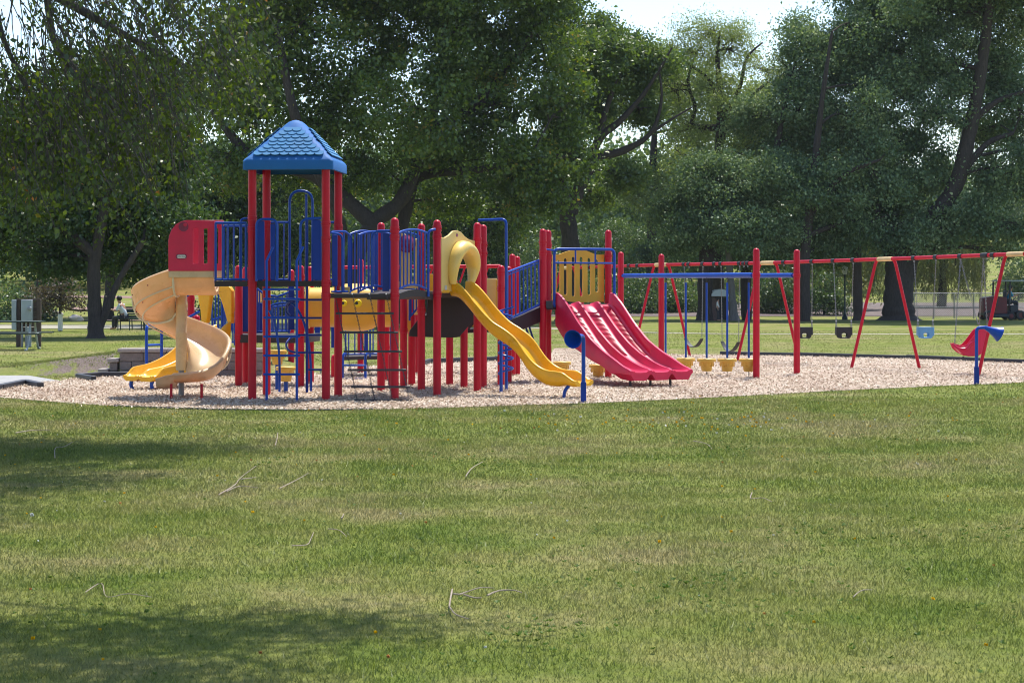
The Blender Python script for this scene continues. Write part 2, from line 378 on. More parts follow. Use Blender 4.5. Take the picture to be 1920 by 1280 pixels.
CHIP = PL([(-150, 31.4), (0, 31.25), (75, 30.3), (150, 29.6), (215, 29.0), (280, 28.6), (400, 28.2), (480, 28.05), (560, 28.0), (700, 28.25), (800, 28.5), (950, 29.1), (1100, 29.7), (1250, 30.6), (1400, 31.7), (1560, 33.1), (1750, 34.6), (1920, 35.9), (2150, 38),
  (2150, 43.4), (1920, 44.5), (1700, 47), (1500, 48.7), (1350, 49.5), (1235, 50), (1195, 51.5), (1180, 54.5), (1040, 54.7), (1030, 49), (930, 45.7), (805, 44.3), (790, 43.2), (640, 42.5), (520, 40.2), (500, 38.9), (350, 38.15), (182, 38.1), (163, 37.7), (145, 37.6), (108, 36.4), (60, 35.2), (0, 33.8), (-150, 33.2)])
def chips_mat():
    m, t, out = newmat('wood_chips'); pos = coords(t)
    v = nd(t, 'ShaderNodeTexVoronoi'); v.inputs['Scale'].default_value = 34; t.links.new(pos, v.inputs['Vector'])
    big = noise_n(t, pos, .5, 4, .6); sep = nd(t, 'ShaderNodeSeparateColor'); t.links.new(v.outputs['Color'], sep.inputs[0])
    c = ramp(t, sep.outputs[0], [(0, (.18, .12, .085)), (.25, (.42, .31, .23)), (.6, (.58, .46, .36)), (1, (.74, .64, .54))])
    c = mixc(t, .6, c, ramp(t, big, [(.32, (.62, .52, .48)), (.55, (1, 1, 1))]), 'MULTIPLY')
    b = nd(t, 'ShaderNodeBsdfPrincipled'); b.inputs['Roughness'].default_value = .9; b.inputs['Specular IOR Level'].default_value = .2
    t.links.new(c, b.inputs['Base Color']); t.links.new(bump(t, v.outputs['Distance'], .9, .03), b.inputs['Normal']); t.links.new(b.outputs[0], out.inputs[0]); return m
M['chips'] = chips_mat()
def chip_piece_mat():
    m, t, out = newmat('chip_pieces'); at = nd(t, 'ShaderNodeAttribute', attribute_name='vary')
    c = ramp(t, at.outputs['Fac'], [(0, (.13, .08, .055)), (.18, (.33, .24, .165)), (.5, (.55, .445, .335)), (.85, (.73, .63, .51)), (1, (.84, .78, .68))])
    big = noise_n(t, coords(t), .5, 4, .6)
    c = mixc(t, .6, c, ramp(t, big, [(.32, (.62, .52, .48)), (.55, (1, 1, 1))]), 'MULTIPLY')
    b = nd(t, 'ShaderNodeBsdfPrincipled'); b.inputs['Roughness'].default_value = .85; t.links.new(c, b.inputs['Base Color']); t.links.new(b.outputs[0], out.inputs[0]); return m
M['chippc'] = chip_piece_mat()
def inpoly(px, py, poly):
    ins = np.zeros(len(px), bool); n = len(poly); j = n-1
    for i in range(n):
        xi, yi = poly[i]; xj, yj = poly[j]
        c = ((yi > py) != (yj > py)) & (px < (xj-xi)*(py-yi)/(yj-yi+1e-12)+xi); ins ^= c; j = i
    return ins
b = MB(); b.prism(CHIP, [], (0, 0, -.03), (1, 0, 0), (0, 1, 0), (0, 0, 1), .074)
tag(b.build('wood_chip_bed', M['chips']), kind='structure')
def chips():
    rng = np.random.default_rng(5); n = int(270000); y = 28+rng.random(n)**1.3*26; x = rng.uniform(-.275, .29, n)*y
    k = inpoly(x+rng.normal(0, .09, n), y+rng.normal(0, .16, n), CHIP); x, y = x[k], y[k]; n = len(x)
    a = rng.uniform(0, PI, n); ln = rng.uniform(.014, .044, n); wd = ln*rng.uniform(.25, .55, n); tilt = rng.normal(0, .38, n)
    c = np.stack([x, y, .010+rng.uniform(0, .022, n)], 1)
    u = np.stack([np.cos(a)*np.cos(tilt), np.sin(a)*np.cos(tilt), np.sin(tilt)], 1)*ln[:, None]/2
    roll = rng.normal(0, .45, n); v = np.stack([-np.sin(a)*np.cos(roll), np.cos(a)*np.cos(roll), np.sin(roll)], 1)*wd[:, None]/2
    c[:, 2] += .006
    vv = np.stack([c-u-v, c+u-v, c+u+v, c-u+v], 1).reshape(-1, 3)
    tag(np_mesh('loose_wood_chips', vv, 4, M['chippc'], vary=rng.beta(2.2, 1.8, n)), 'pale loose wood chips covering the play area', 'wood chips', kind='stuff')
chips()
def grass():
    rng = np.random.default_rng(11); V = []; A = []
    SW = PL([(-100, 40.7), (0, 40), (60, 38.3), (118, 36.5), (60, 35.3), (0, 35.3), (-100, 35.6)])
    for (y0, y1, dens, wmul, hh) in ((8.4, 12, 4600, .75, .034), (12, 17, 3000, 1.0, .034), (17, 23, 1700, 1.4, .036), (23, 31, 900, 1.9, .038), (31, 45, 300, 2.6, .038), (45, 75, 70, 2.6, .032)):
        n = int(dens*.38*(y1*y1-y0*y0)); y = np.sqrt(rng.uniform(y0*y0, y1*y1, n)); x = rng.uniform(-1, 1, n)*(.30*y+1.4)
        # clumpy thinning
        k = np.ones(n, bool)
        k &= ~inpoly(x, y, CHIP); k &= ~inpoly(x, y, SW); x, y = x[k], y[k]; n = len(x)
        z = np.array([gz(a, b) for a, b in zip(x, y)]) if y1 > 31 else np.zeros(n)
        a = rng.uniform(0, 2*PI, n); wd = .0038*wmul*rng.uniform(.6, 1.3, n)
        cl = .5+.5*np.sin(x*2.3+np.sin(y*1.7)*2)*np.sin(y*1.9+x)
        h = hh*rng.uniform(.35, 1.15, n)*(.75+.5*cl); lean = rng.normal(0, .62, (n, 2))*h[:, None]*.9
        base = np.stack([x, y, z-.004], 1); u = np.stack([np.cos(a), np.sin(a), np.zeros(n)], 1)*wd[:, None]
        tip = base+np.stack([lean[:, 0], lean[:, 1], h], 1)
        V.append(np.stack([base-u, base+u, tip], 1).reshape(-1, 3)); A.append(np.clip(rng.normal(.5, .22, n), 0, 1))
    tag(np_mesh('lawn_grass', np.concatenate(V), 3, M['blades'], vary=np.concatenate(A)), 'short mown grass of the park lawn', 'grass', kind='stuff')
grass()
# sidewalk, far paths
b = MB(); b.prism(PL([(-200, 41), (-60, 40.6), (0, 40), (60, 38.3), (112, 36.5), (50, 35.2), (0, 35.3), (-200, 35.8)]), [], (0, 0, -.03), (1, 0, 0), (0, 1, 0), (0, 0, 1), .078)
tag(b.build('sidewalk', M['concrete']), kind='structure')
def ribbon(name, pts, wd, mat, dz=.012):
    vs_ = []
    for i, (x, y) in enumerate(pts):
        x2, y2 = pts[min(i+1, len(pts)-1)]; x1, y1 = pts[max(i-1, 0)]; d = Vector((x2-x1, y2-y1, 0)).normalized(); nn = Vector((-d.y, d.x, 0))*wd/2
        for s_ in (1, -1): vs_.append((x+nn.x*s_, y+nn.y*s_, gz(x+nn.x*s_, y+nn.y*s_)+dz))
    fs = [(2*i, 2*i+1, 2*i+3, 2*i+2) for i in range(len(pts)-1)]
    o = MB().add(vs_, fs).build(name, mat, ang=180); return tag(o, kind='structure')
ribbon('park_path', [(-40, 84)]+[(-30+i*2, 84+math.sin(i*.2)*1.2) for i in range(15)]+[(1.5, 78), (4, 72.5), (7, 70.2), (11, 69.6), (16, 69.6), (22, 69.8), (40, 70)], .95, M['path'])
ribbon('left_path', [(-45+i*2.5, 80.5-.02*i) for i in range(16)], 5.5, M['path'], .02)
ribbon('hill_path', [(28+i*4, 175-.3*i) for i in range(14)], 1.6, M['path'], .15)
ribbon('dirt_ground', [(-14+i*2.5, 112+.05*i) for i in range(26)], 19, rocky('bare_dirt', (.07, .05, .045), (.16, .12, .11), 1.2, bs=.3), .03)
# border edging
def edging(name, label, pts, h=.10, wd=.09):
    t = thing(name, label, 'border edging', (pts[0][0], pts[0][1], 0), 'black plastic timbers round the wood chips')
    for a, c in zip(pts, pts[1:]):
        L_ = math.dist(a, c); n = max(1, round(L_/1.25))
        for k in range(n):
            p = [a[i]+(c[i]-a[i])*(k+.006)/n for i in (0, 1)]; q = [a[i]+(c[i]-a[i])*(k+.994)/n for i in (0, 1)]
            dz = .006*((k*7) % 3)
            MB().beam((p[0], p[1], h/2-.02+dz), (q[0], q[1], h/2-.02+dz), wd, h).build('timber', M['black'], t, bevel=.012)
    return t
edging('border_edging', 'low black plastic edging curving along the near side of the chips', CHIP[4:10], .045, .05)
edging('border_edging', 'black plastic edging running behind the swings at the far right of the chips', [CHIP[i] for i in range(18, 24)], .11)
edging('border_edging', 'black plastic edging at the back of the chips behind the yellow wave slide', [CHIP[i] for i in range(28, 32)], .13)
edging('border_edging', 'black plastic wedge shaped edging beside the concrete sidewalk', PL([(-60, 31.9), (0, 33.4), (48, 35.1), (76, 34.0)]), .12, .12)
edging('border_edging', 'black plastic edging ending in a wedge in front of the block steps', PL([(176, 36.3), (146, 37.4), (190, 37.95), (250, 38.05), (330, 38.1)]), .12, .10)
# block wall with steps
wt = thing('block_wall', 'low wall of grey split concrete blocks stepping down at the left', 'retaining wall', (X(200, 38.5), 38.5, 0))
def wallrun(x0, x1, z0, z1, y=38.45, d=.36):
    n = max(1, round((x1-x0)/.46)); rows = max(1, round((z1-z0)/.19))
    mb = MB()
    for r in range(rows):
        h = (z1-z0)/rows; off = .23*(r % 2)
        xs = [x0]+[x0+off+i*.46 for i in range(0 if off else 1, n+1) if x0+.12 < x0+off+i*.46 < x1-.12]+[x1]
        for a, c in zip(xs, xs[1:]): mb.box(((a+c)/2, y+.003*((r*3) % 2), z0+h*(r+.5)), (c-a-.008, d, h-.008))
    mb.build('blocks', M['block'], wt, bevel=.012)
    cb = MB(); xs = [x0-.03+i*(x1-x0+.06)/n for i in range(n+1)]
    for a, c in zip(xs, xs[1:]): cb.box(((a+c)/2, y-.01, z1+.041), (c-a-.006, d+.06, .07))
    cb.build('capstone', M['cap'], wt, bevel=.012)
x0 = X(212, 38.5)
wallrun(X(228, 38.5), X(497, 38.5), -.06, .46)
wallrun(X(209, 38.5), X(228, 38.5)-.035, -.06, .27)
wallrun(X(191, 38.5), X(209, 38.5)-.035, -.06, .07)
# ------------------------------------------------------------------ trees
def nearest_on(path, p):
    best = None
    for i, q in enumerate(path):
        dd = (Vector(q[:3])-p); d = dd.length+max(0, q[2]-p.z)*1.5
        if best is None or d < best[0]: best = (d, i)
    return best[1]
def tree(name, label, cat, paths, blobs, nleaf, size, mat, bark, seed, group=None, clump=.55, nb=5, droop=.35, leafn=26, flat=.55, twr=.035, aspect=.62, clumpjit=.5, bough=15):
    rng = np.random.default_rng(seed); R = random.Random(seed)
    base = paths[0][0]; t = thing(name, label, cat, (base[0], base[1], gz(base[0], base[1])), group)
    tb = MB(); dense = []
    for pth in paths:
        pts = smooth_path([p[:3] for p in pth], 5); rs = []
        for i in range(len(pts)):
            f = i/5; k = min(int(f), len(pth)-2); u = f-k; r = pth[k][3]*(1-u)+pth[k+1][3]*u; rs.append(r*(1+.07*math.sin(i*2.1+seed)))
        tb.tube(pts, rs, 12); dense += [(p.x, p.y, p.z, r) for p, r in zip(pts, rs)]
    p0 = paths[0][0]
    q1 = dense[min(4, len(dense)-1)]; hh = min(q1[2]-p0[2], p0[3]*3.0); fl = []; nfl = 16
    for k in range(9):
        f = k/8; z = p0[2]-.15+hh*f*1.05; kk = min(range(len(dense)), key=lambda i: abs(dense[i][2]-z) if i < 7 else 1e9); c = dense[kk]; rr0 = c[3]*.97+p0[3]*.62*(1-f)**3
        fl.append([(c[0]+rr0*math.cos(a)*(1+.16*(1-f)**2*math.sin(5*a+seed)), c[1]+rr0*math.sin(a)*(1+.16*(1-f)**2*math.sin(5*a+seed)), z) for a in [2*PI*j/nfl for j in range(nfl)]])
    tb.loft(fl, caps=False)
    vol = np.array([(b[3]*b[4]*b[5])**.72 for b in blobs]); vol /= vol.sum()
    ncl = max(8, int(nleaf*QL/leafn)); which = rng.choice(len(blobs), ncl, p=vol)
    B = np.array(blobs, float)
    # boughs: each crown mass is broken into flat drooping sprays with dark gaps between them
    nbo = bough; bd = rng.normal(size=(len(blobs), nbo, 3)); bd /= np.linalg.norm(bd, axis=2)[:, :, None]; bd *= (rng.random((len(blobs), nbo))**.33)[:, :, None]*.86
    bs = rng.uniform(.28, .56, (len(blobs), nbo)); btone = rng.normal(0, .10, (len(blobs), nbo)); baz = rng.uniform(0, 2*PI, (len(blobs), nbo)); bk = rng.integers(0, nbo, ncl)
    d = rng.normal(size=(ncl, 3)); d /= np.linalg.norm(d, axis=1)[:, None]; d *= (rng.random(ncl)**.5)[:, None]
    s_b = bs[which, bk][:, None]; el_ = 1.25; ca, sa = np.cos(baz[which, bk]), np.sin(baz[which, bk]); dx = (d[:, 0]*ca*el_-d[:, 1]*sa*.75); dy = d[:, 0]*sa*el_+d[:, 1]*ca*.75; dz = d[:, 2]*.85-(d[:, 0]**2+d[:, 1]**2)*.25
    mr = B[which, 3:6].mean(1)[:, None]
    cen = B[which, :3]+bd[which, bk]*B[which, 3:6]+np.stack([dx, dy, dz], 1)*s_b*mr
    for bi, b in enumerate(blobs):
        c = Vector(b[:3]); i = nearest_on(dense, c); s_ = Vector(dense[i][:3]); r0 = dense[i][3]*.55
        mid = (s_+c)/2+Vector((R.uniform(-.4, .4), R.uniform(-.4, .4), R.uniform(.1, .6)))*(c-s_).length*.25
        pth = smooth_path([s_, mid, c], 5); r0 = min(r0, .03+.028*(c-s_).length)
        tb.tube(pth, [r0*(1-.75*k/(len(pth)-1)) for k in range(len(pth))], 7, caps=False)
        idx = np.where(which == bi)[0]
        for k in idx[:nb*3]:
            q = Vector(cen[k]); st = pth[R.randrange(len(pth)//2, len(pth))]
            md = (st+q)/2+Vector((R.uniform(-1, 1), R.uniform(-1, 1), R.uniform(-.4, 1)))*(q-st).length*.16
            tb.tube(smooth_path([st, md, q], 3), [twr*(1-.85*j/6) for j in range(7)], 4, caps=False)
    o = tb.build('trunk', bark, t, ang=60)
    per = rng.poisson(leafn, ncl)+3; rep = np.repeat(np.arange(ncl), per); n = len(rep)
    cs = clump*rng.uniform(1-clumpjit, 1+clumpjit, ncl)
    pos = cen[rep]+rng.normal(size=(n, 3))*cs[rep][:, None]*np.array([1, 1, flat])
    pos[:, 2] = np.maximum(pos[:, 2], np.array(gz(base[0], base[1]))+.05)
    vv = leaf_quads(pos, size, rng, droop, aspect=aspect)
    tone = rng.normal(.42, .14, ncl)+btone[which, bk]
    np_mesh('crown', vv, 4, mat, t, vary=np.clip(tone[rep]+rng.normal(0, .13, n), 0, 1))
    return t
BK = 1.0      # how much farther a tree stands than the depth its outline was read at
def bl(px, py, Y, rx, ry, rd=None):
    """crown mass: centre seen at px,py from the viewpoint at depth Y, radii in metres"""
    return (X(px, Y)*BK, Y*BK, CAMH+(Z(py, Y)-CAMH)*BK, rx*BK, (rd or rx)*BK, ry*BK)
def tp(px, py, Y, r): return (X(px, Y)*BK, Y*BK, CAMH+(Z(py, Y)-CAMH)*BK, r*BK)
def gp(px, Y, r): return (X(px, Y)*BK, Y*BK, 0, r*BK)
def wb(*b): return (b[0]*BK, b[1]*BK, CAMH+(b[2]-CAMH)*BK, b[3]*BK, b[4]*BK, b[5]*BK)
# broad maple, left middle
Y = 60; BK = 1.45
tree('maple_tree', 'broad dark green maple with the leaning dark trunk rising behind the blue roof tower', 'tree',
     [[gp(655, Y, .36), tp(662, 500, Y, .27), tp(700, 420, Y, .24), tp(755, 370, Y, .22), tp(800, 250, Y, .19), tp(830, 120, Y, .15), tp(850, -120, Y, .12)],
      [gp(740, 61, .32), tp(745, 480, 61, .22), tp(765, 380, 61, .19), tp(790, 330, 61, .16), tp(900, 318, 60, .11), tp(990, 300, 59, .08)],
      [tp(700, 420, Y, .26), tp(590, 330, Y, .2), tp(480, 300, Y, .16), tp(400, 210, Y, .1)],
      [tp(800, 250, Y, .2), tp(900, 190, Y, .15), tp(1000, 60, Y, .08)],
      [tp(655, 530, Y, .19), tp(630, 470, Y, .17), tp(640, 420, 59, .14), tp(560, 240, 58, .15), tp(520, 60, 58, .1)]],
     [bl(560, 60, 59, 2.2, 2.0), bl(700, 20, 61, 2.4, 2.2), bl(860, 40, 60, 2.4, 2.2), bl(1010, 60, 61, 1.8, 1.8), bl(480, 180, 60, 1.9, 1.4), bl(640, 190, 60, 1.9, 1.4), bl(420, 300, 60, 1.5, 1.0), bl(550, 290, 62, 1.5, .9),
      bl(780, 200, 58, 2.2, 1.3), bl(930, 200, 60, 2.0, 1.4), bl(1050, 190, 60, 1.2, 1.3), bl(860, 300, 61, 1.9, 1.0), bl(980, 310, 59, 1.5, 1.2), bl(700, 320, 60, 1.5, .8), bl(1030, 370, 59, .6, .8), bl(970, 400, 59.5, .45, .8), bl(610, 350, 62, 1.3, .6), bl(830, 380, 62, 1.5, .5), bl(1090, 300, 60, .7, 1.0), bl(420, 90, 61, 1.4, 1.6),
      wb(-5, 60, 12.5, 3.4, 4, 2.2), wb(-1, 61, 13, 3.4, 4, 2.2), bl(720, -60, 59, 3.2, 1.8), bl(940, -70, 60, 3, 1.8), bl(500, -50, 60, 2.6, 1.8)],
     190000, .20, L['maple'], M['bark'], 1, clump=.36)
# left tree with the forked trunk by the bench
Y = 47; BK = 1.375
tree('shade_tree', 'dark shade tree with a forked trunk on the lawn left of the spiral slide', 'tree',
     [[gp(180, Y, .20), tp(178, 590, Y, .165), tp(176, 500, Y, .15), tp(186, 440, Y, .13), tp(205, 300, Y, .12), tp(200, 160, Y, .07)],
      [tp(188, 612, Y, .09), tp(204, 570, Y, .09), tp(226, 520, Y, .07), tp(270, 450, Y, .07)],
      [tp(180, 480, Y, .15), tp(120, 430, Y, .11), tp(60, 400, Y, .08)]],
     [bl(60, 400, 47, 1.5, .9), bl(180, 400, 48, 1.6, 1.0), bl(290, 420, 48, 1.3, .8), bl(110, 480, 48, 1.2, .5), bl(250, 490, 49, 1.1, .55), bl(20, 300, 48, 1.5, 1.2), bl(150, 280, 48, 1.8, 1.3), bl(300, 290, 49, 1.3, 1.1), bl(310, 500, 50, .55, .5), bl(230, 190, 48, 1.5, .8), bl(10, 470, 50, .9, .5)],
     85000, .15, L['deep'], M['bark'], 2, clump=.32)
# tree right of centre with fork and spreading pale limbs
Y = 68; BK = 1.38
tree('forked_tree', 'tree with a dark forked trunk and long bare limb behind the red slide deck', 'tree',
     [[gp(1072, Y, .42), tp(1072, 520, Y, .36), tp(1068, 440, Y, .30), tp(1058, 375, Y, .26), tp(1048, 320, Y, .18), tp(1040, 180, Y, .1)],
      [tp(1070, 400, Y, .26), tp(1088, 350, Y, .22), tp(1102, 320, Y, .2), tp(1125, 295, Y, .17), tp(1170, 282, Y, .13), tp(1220, 250, Y, .08), tp(1240, 190, Y, .05), tp(1236, 130, Y, .03)],
      [tp(1102, 320, Y, .17), tp(1124, 260, Y, .15), tp(1165, 225, Y, .11), tp(1215, 165, Y, .07), tp(1260, 90, Y, .03)],
      [tp(1120, 262, Y, .12), tp(1145, 180, Y, .09), tp(1180, 90, Y, .05)],
      [tp(1220, 250, Y, .06), tp(1262, 222, Y, .04), tp(1300, 200, Y, .02)]],
     [bl(1130, 90, 68, 1.6, 1.15), bl(1200, 110, 69, 1.3, .8), bl(1110, 130, 67, 1.0, 1.0), bl(1180, 150, 69, .9, .6), bl(1060, 280, 67, 1.0, 1.1), bl(1075, 60, 70, 1.5, 1.4), bl(1120, 210, 69, .9, .7), bl(1050, 200, 68, .9, .9), bl(1170, 330, 69, .9, .55), bl(1120, 370, 70, .8, .4), bl(1230, 110, 69, .8, .5), bl(1200, 210, 69.5, .8, .45), bl(1030, 330, 68, .5, .7)],
     64000, .18, L['mid'], M['bark'], 3, clump=.34, twr=.03)
# airy locust
Y = 82; BK = 1.22
tree('locust_tree', 'airy light green locust with twisting dark limbs against the sky', 'tree',
     [[gp(1345, Y, .3), tp(1346, 400, Y, .24), tp(1350, 260, Y, .20), tp(1352, 190, Y, .16), tp(1345, 110, Y, .09), tp(1350, 60, Y, .04)],
      [tp(1350, 240, Y, .16), tp(1300, 235, Y, .10), tp(1303, 200, Y, .08), tp(1290, 150, Y, .06), tp(1310, 90, Y, .03)],
      [tp(1352, 230, Y, .15), tp(1385, 170, Y, .09), tp(1400, 110, Y, .06), tp(1430, 80, Y, .03)],
      [tp(1350, 200, Y, .12), tp(1330, 150, Y, .08), tp(1275, 110, Y, .04)],
      [tp(1350, 260, Y, .12), tp(1400, 190, Y, .08), tp(1445, 150, Y, .04)]],
     [bl(1300, 100, 82, 1.5, 1.2), bl(1370, 95, 83, 1.6, 1.2), bl(1430, 130, 82, 1.2, 1.1), bl(1265, 170, 82, 1.1, 1.0), bl(1340, 170, 81, 1.4, 1.1), bl(1420, 200, 83, 1.2, 1.1), bl(1300, 240, 82, 1.0, .6), bl(1320, 330, 82, 1.5, .9), bl(1390, 290, 81, 1.4, .9), bl(1250, 110, 82, .9, .6), bl(1330, 60, 82, 1.5, .5), bl(1370, 220, 83, 1.2, .8), bl(1270, 290, 83, .9, .6), bl(1440, 240, 83, 1.0, .8), bl(1240, 160, 83, .7, .8)],
     44000, .13, L['locust'], M['bark'], 4, clump=.30, twr=.03, flat=.9, aspect=.4, nb=8, bough=8)
BK = 1.0
tree('pale_tree', 'pale green airy tree filling the gap behind the long bare limb', 'tree',
     [[(X(1225, 125), 125, gz(9, 125), .4), (X(1222, 125), 125, 6, .3), (X(1228, 125), 125, 12, .15)]],
     [bl(1180, 130, 125, 2.4, 1.5), bl(1240, 140, 126, 2.0, 1.3), bl(1290, 150, 125, 1.9, 1.5), bl(1160, 190, 124, 2.0, 2.0), bl(1280, 300, 125, 2.6, 1.9), bl(1170, 330, 126, 2.4, 1.6), bl(1230, 350, 124, 2.6, 1.3), bl(1320, 210, 125, 2.2, 2.2), bl(1200, 140, 127, 1.6, 1.2), bl(1265, 200, 127, 1.0, 1.0), bl(1400, 190, 128, 2.2, 1.5), bl(1440, 250, 128, 2.4, 2.4)],
     40000, .20, L['locust'], M['bark'], 41, clump=.5)
# silver poplars
Y = 74; BK = 1.28
tree('poplar_tree', 'large silvery green poplar with grey trunk filling the middle right behind the swings', 'tree',
     [[gp(1322, Y, .26), tp(1322, 520, Y, .28), tp(1330, 420, Y, .22), tp(1350, 330, Y, .14)],
      [gp(1400, 75, .2), tp(1399, 500, 75, .2), tp(1410, 400, 75, .17), tp(1450, 300, 75, .12), tp(1480, 150, 75, .07)],
      [gp(1510, 73, .2), tp(1509, 480, 73, .2), tp(1520, 380, 73, .17), tp(1540, 200, 73, .1), tp(1560, 60, 73, .05)],
      [tp(1520, 400, 73, .12), tp(1580, 330, 72.5, .09), tp(1650, 300, 72, .05)]],
     [bl(1290, 440, 74, 1.3, .9), bl(1380, 430, 73, 1.5, .9), bl(1480, 440, 74, 1.5, .8), bl(1340, 340, 74, 1.5, 1.0), bl(1450, 330, 74, 1.7, 1.1), bl(1560, 350, 73, 1.7, 1.2), bl(1500, 210, 75, 1.7, 1.3), bl(1600, 220, 74, 1.7, 1.3), bl(1530, 90, 75, 1.3, 1.2), bl(1610, 60, 75, 1.1, 1.2), bl(1570, 140, 76, 1.5, 1.2), bl(1480, 130, 76, .8, .9), bl(1450, 260, 77, 1.1, .9), bl(1650, 120, 77, 1.4, 1.2), bl(1560, 260, 77, 1.8, 1.2), bl(1680, 260, 76, 1.3, 1.2), bl(1640, 320, 73, 1.4, 1.2), bl(1400, 220, 76, 1.1, .9), bl(1580, 440, 74, 1.6, .7), bl(1500, 60, 76, .6, .8), bl(1700, 440, 74, 1.4, .7), bl(1250, 400, 75, .8, .7), bl(1420, 470, 75, 1.4, .5), bl(1550, 480, 76, 1.2, .45), bl(1660, 180, 75, 1.3, 1.2)],
     190000, .15, L['silver'], M['bark'], 5, clump=.36)
BK = 1.18
tree('grey_trunk_tree', 'tree with a pale grey flaring trunk beside the small roofed shelter', 'tree',
     [[gp(1376, 80, .22), tp(1373, 560, 80, .15), tp(1368, 500, 80, .13), tp(1362, 420, 80, .15)]],
     [bl(1360, 430, 80, 1.5, .8), bl(1330, 380, 81, 1.3, .8), bl(1400, 380, 81, 1.4, .9)], 16000, .14, L['silver'], M['barkp'], 6, clump=.45)
Y = 69; BK = 1.38
tree('cottonwood_tree', 'huge dark cottonwood with a thick flared trunk behind the baby swings', 'tree',
     [[gp(1686, Y, .62), tp(1684, 570, Y, .52), tp(1684, 520, Y, .46), tp(1676, 470, Y, .36), tp(1640, 400, Y, .24), tp(1610, 250, Y, .16)],
      [tp(1690, 545, Y, .4), tp(1704, 490, Y, .34), tp(1735, 430, Y, .30), tp(1790, 350, Y, .28), tp(1815, 260, Y, .26), tp(1840, 130, Y, .2), tp(1856, 0, Y, .16), tp(1870, -150, Y, .1)],
      [tp(1800, 330, Y, .15), tp(1850, 270, Y, .1), tp(1900, 250, Y, .06)],
      [tp(1820, 230, Y, .14), tp(1870, 190, Y, .1), tp(1930, 170, Y, .06)]],
     [bl(1760, 420, 69, 1.5, .8), bl(1850, 420, 69, 1.5, .9), bl(1900, 330, 69, 1.4, 1.2), bl(1720, 330, 70, 1.6, 1.2), bl(1690, 120, 70, 1.5, 1.4), bl(1770, 120, 70, 1.6, 1.5), bl(1860, 120, 71, 1.6, 1.5), bl(1930, 200, 70, 1.4, 1.4), bl(1680, 20, 71, 1.7, 1.2), bl(1800, 10, 70, 1.9, 1.4), bl(1900, 0, 70, 1.7, 1.4), bl(1680, 440, 70, 1.1, .5), bl(1620, 440, 71, 1.3, .5), bl(1930, 440, 69, .9, .6), bl(1750, 220, 69, 1.0, .9), bl(1880, 470, 70, .9, .22), wb(15, 69, 12.5, 3.2, 3.5, 2), wb(17.5, 70, 13, 3.2, 3.5, 2), bl(1960, 300, 70, 1.2, 1.3), bl(1860, 250, 72, 1.2, 1.0), bl(1620, -20, 71, 1.5, 1.2)],
     200000, .165, L['silver'], M['bark'], 7, clump=.36)
BK = 1.33
tree('brown_trunk_tree', 'tree with a straight brown trunk between the lamp post and the thick cottonwood', 'tree',
     [[gp(1609, 72, .17), tp(1608, 540, 72, .17), tp(1607, 480, 72, .16), tp(1612, 400, 72, .12)]],
     [bl(1610, 420, 72, 1.2, .6), bl(1580, 380, 72.5, 1.1, .7), bl(1640, 390, 72.5, 1.1, .7)], 16000, .16, L['deep'], rocky('bark_brown', (.05, .035, .03), (.10, .075, .065), 5, bs=1, sc=(3, 3, .6)), 8, clump=.4)
BK = 1.0
# dark trees behind left
for i, (px, Y_, h, lab) in enumerate([(70, 100, 13, 'dark tree at the far left behind the electric cabinet'), (330, 104, 14, 'dark tree behind the red slide hood'), (480, 102, 14, 'dark tree behind the tower posts'), (880, 112, 15, 'dark tree seen under the maple canopy behind the yellow slide hood'), (200, 98, 14, 'dark spreading tree behind the forked shade tree')]):
    x = X(px, Y_); z0 = gz(x, Y_)
    tree('background_tree', lab, 'tree', [[(x, Y_, z0, .3), (x+.2, Y_, z0+2.5, .22), (x-.1, Y_, z0+6, .14)]],
         [(x+dx, Y_+dy, z0+zz, rx, rx, rz) for dx, dy, zz, rx, rz in ((-1.8, 0, 4.2, 1.8, 1.2), (1.8, .5, 4.3, 1.8, 1.2), (0, 0, 5.6, 2.4, 1.5), (-1.5, 1, 7.3, 2.1, 1.5), (1.6, 0, 7.5, 2.1, 1.5), (0, .5, h-2, 2.2, 1.6), (0, -.8, 3.4, 1.5, .8), (-3.2, .5, 5.8, 1.3, 1.2), (3.2, -.5, 5.9, 1.3, 1.2))],
         30000, .19, L['deep'] if i != 3 else L['maple'], M['bark'], 20+i, clump=.5)
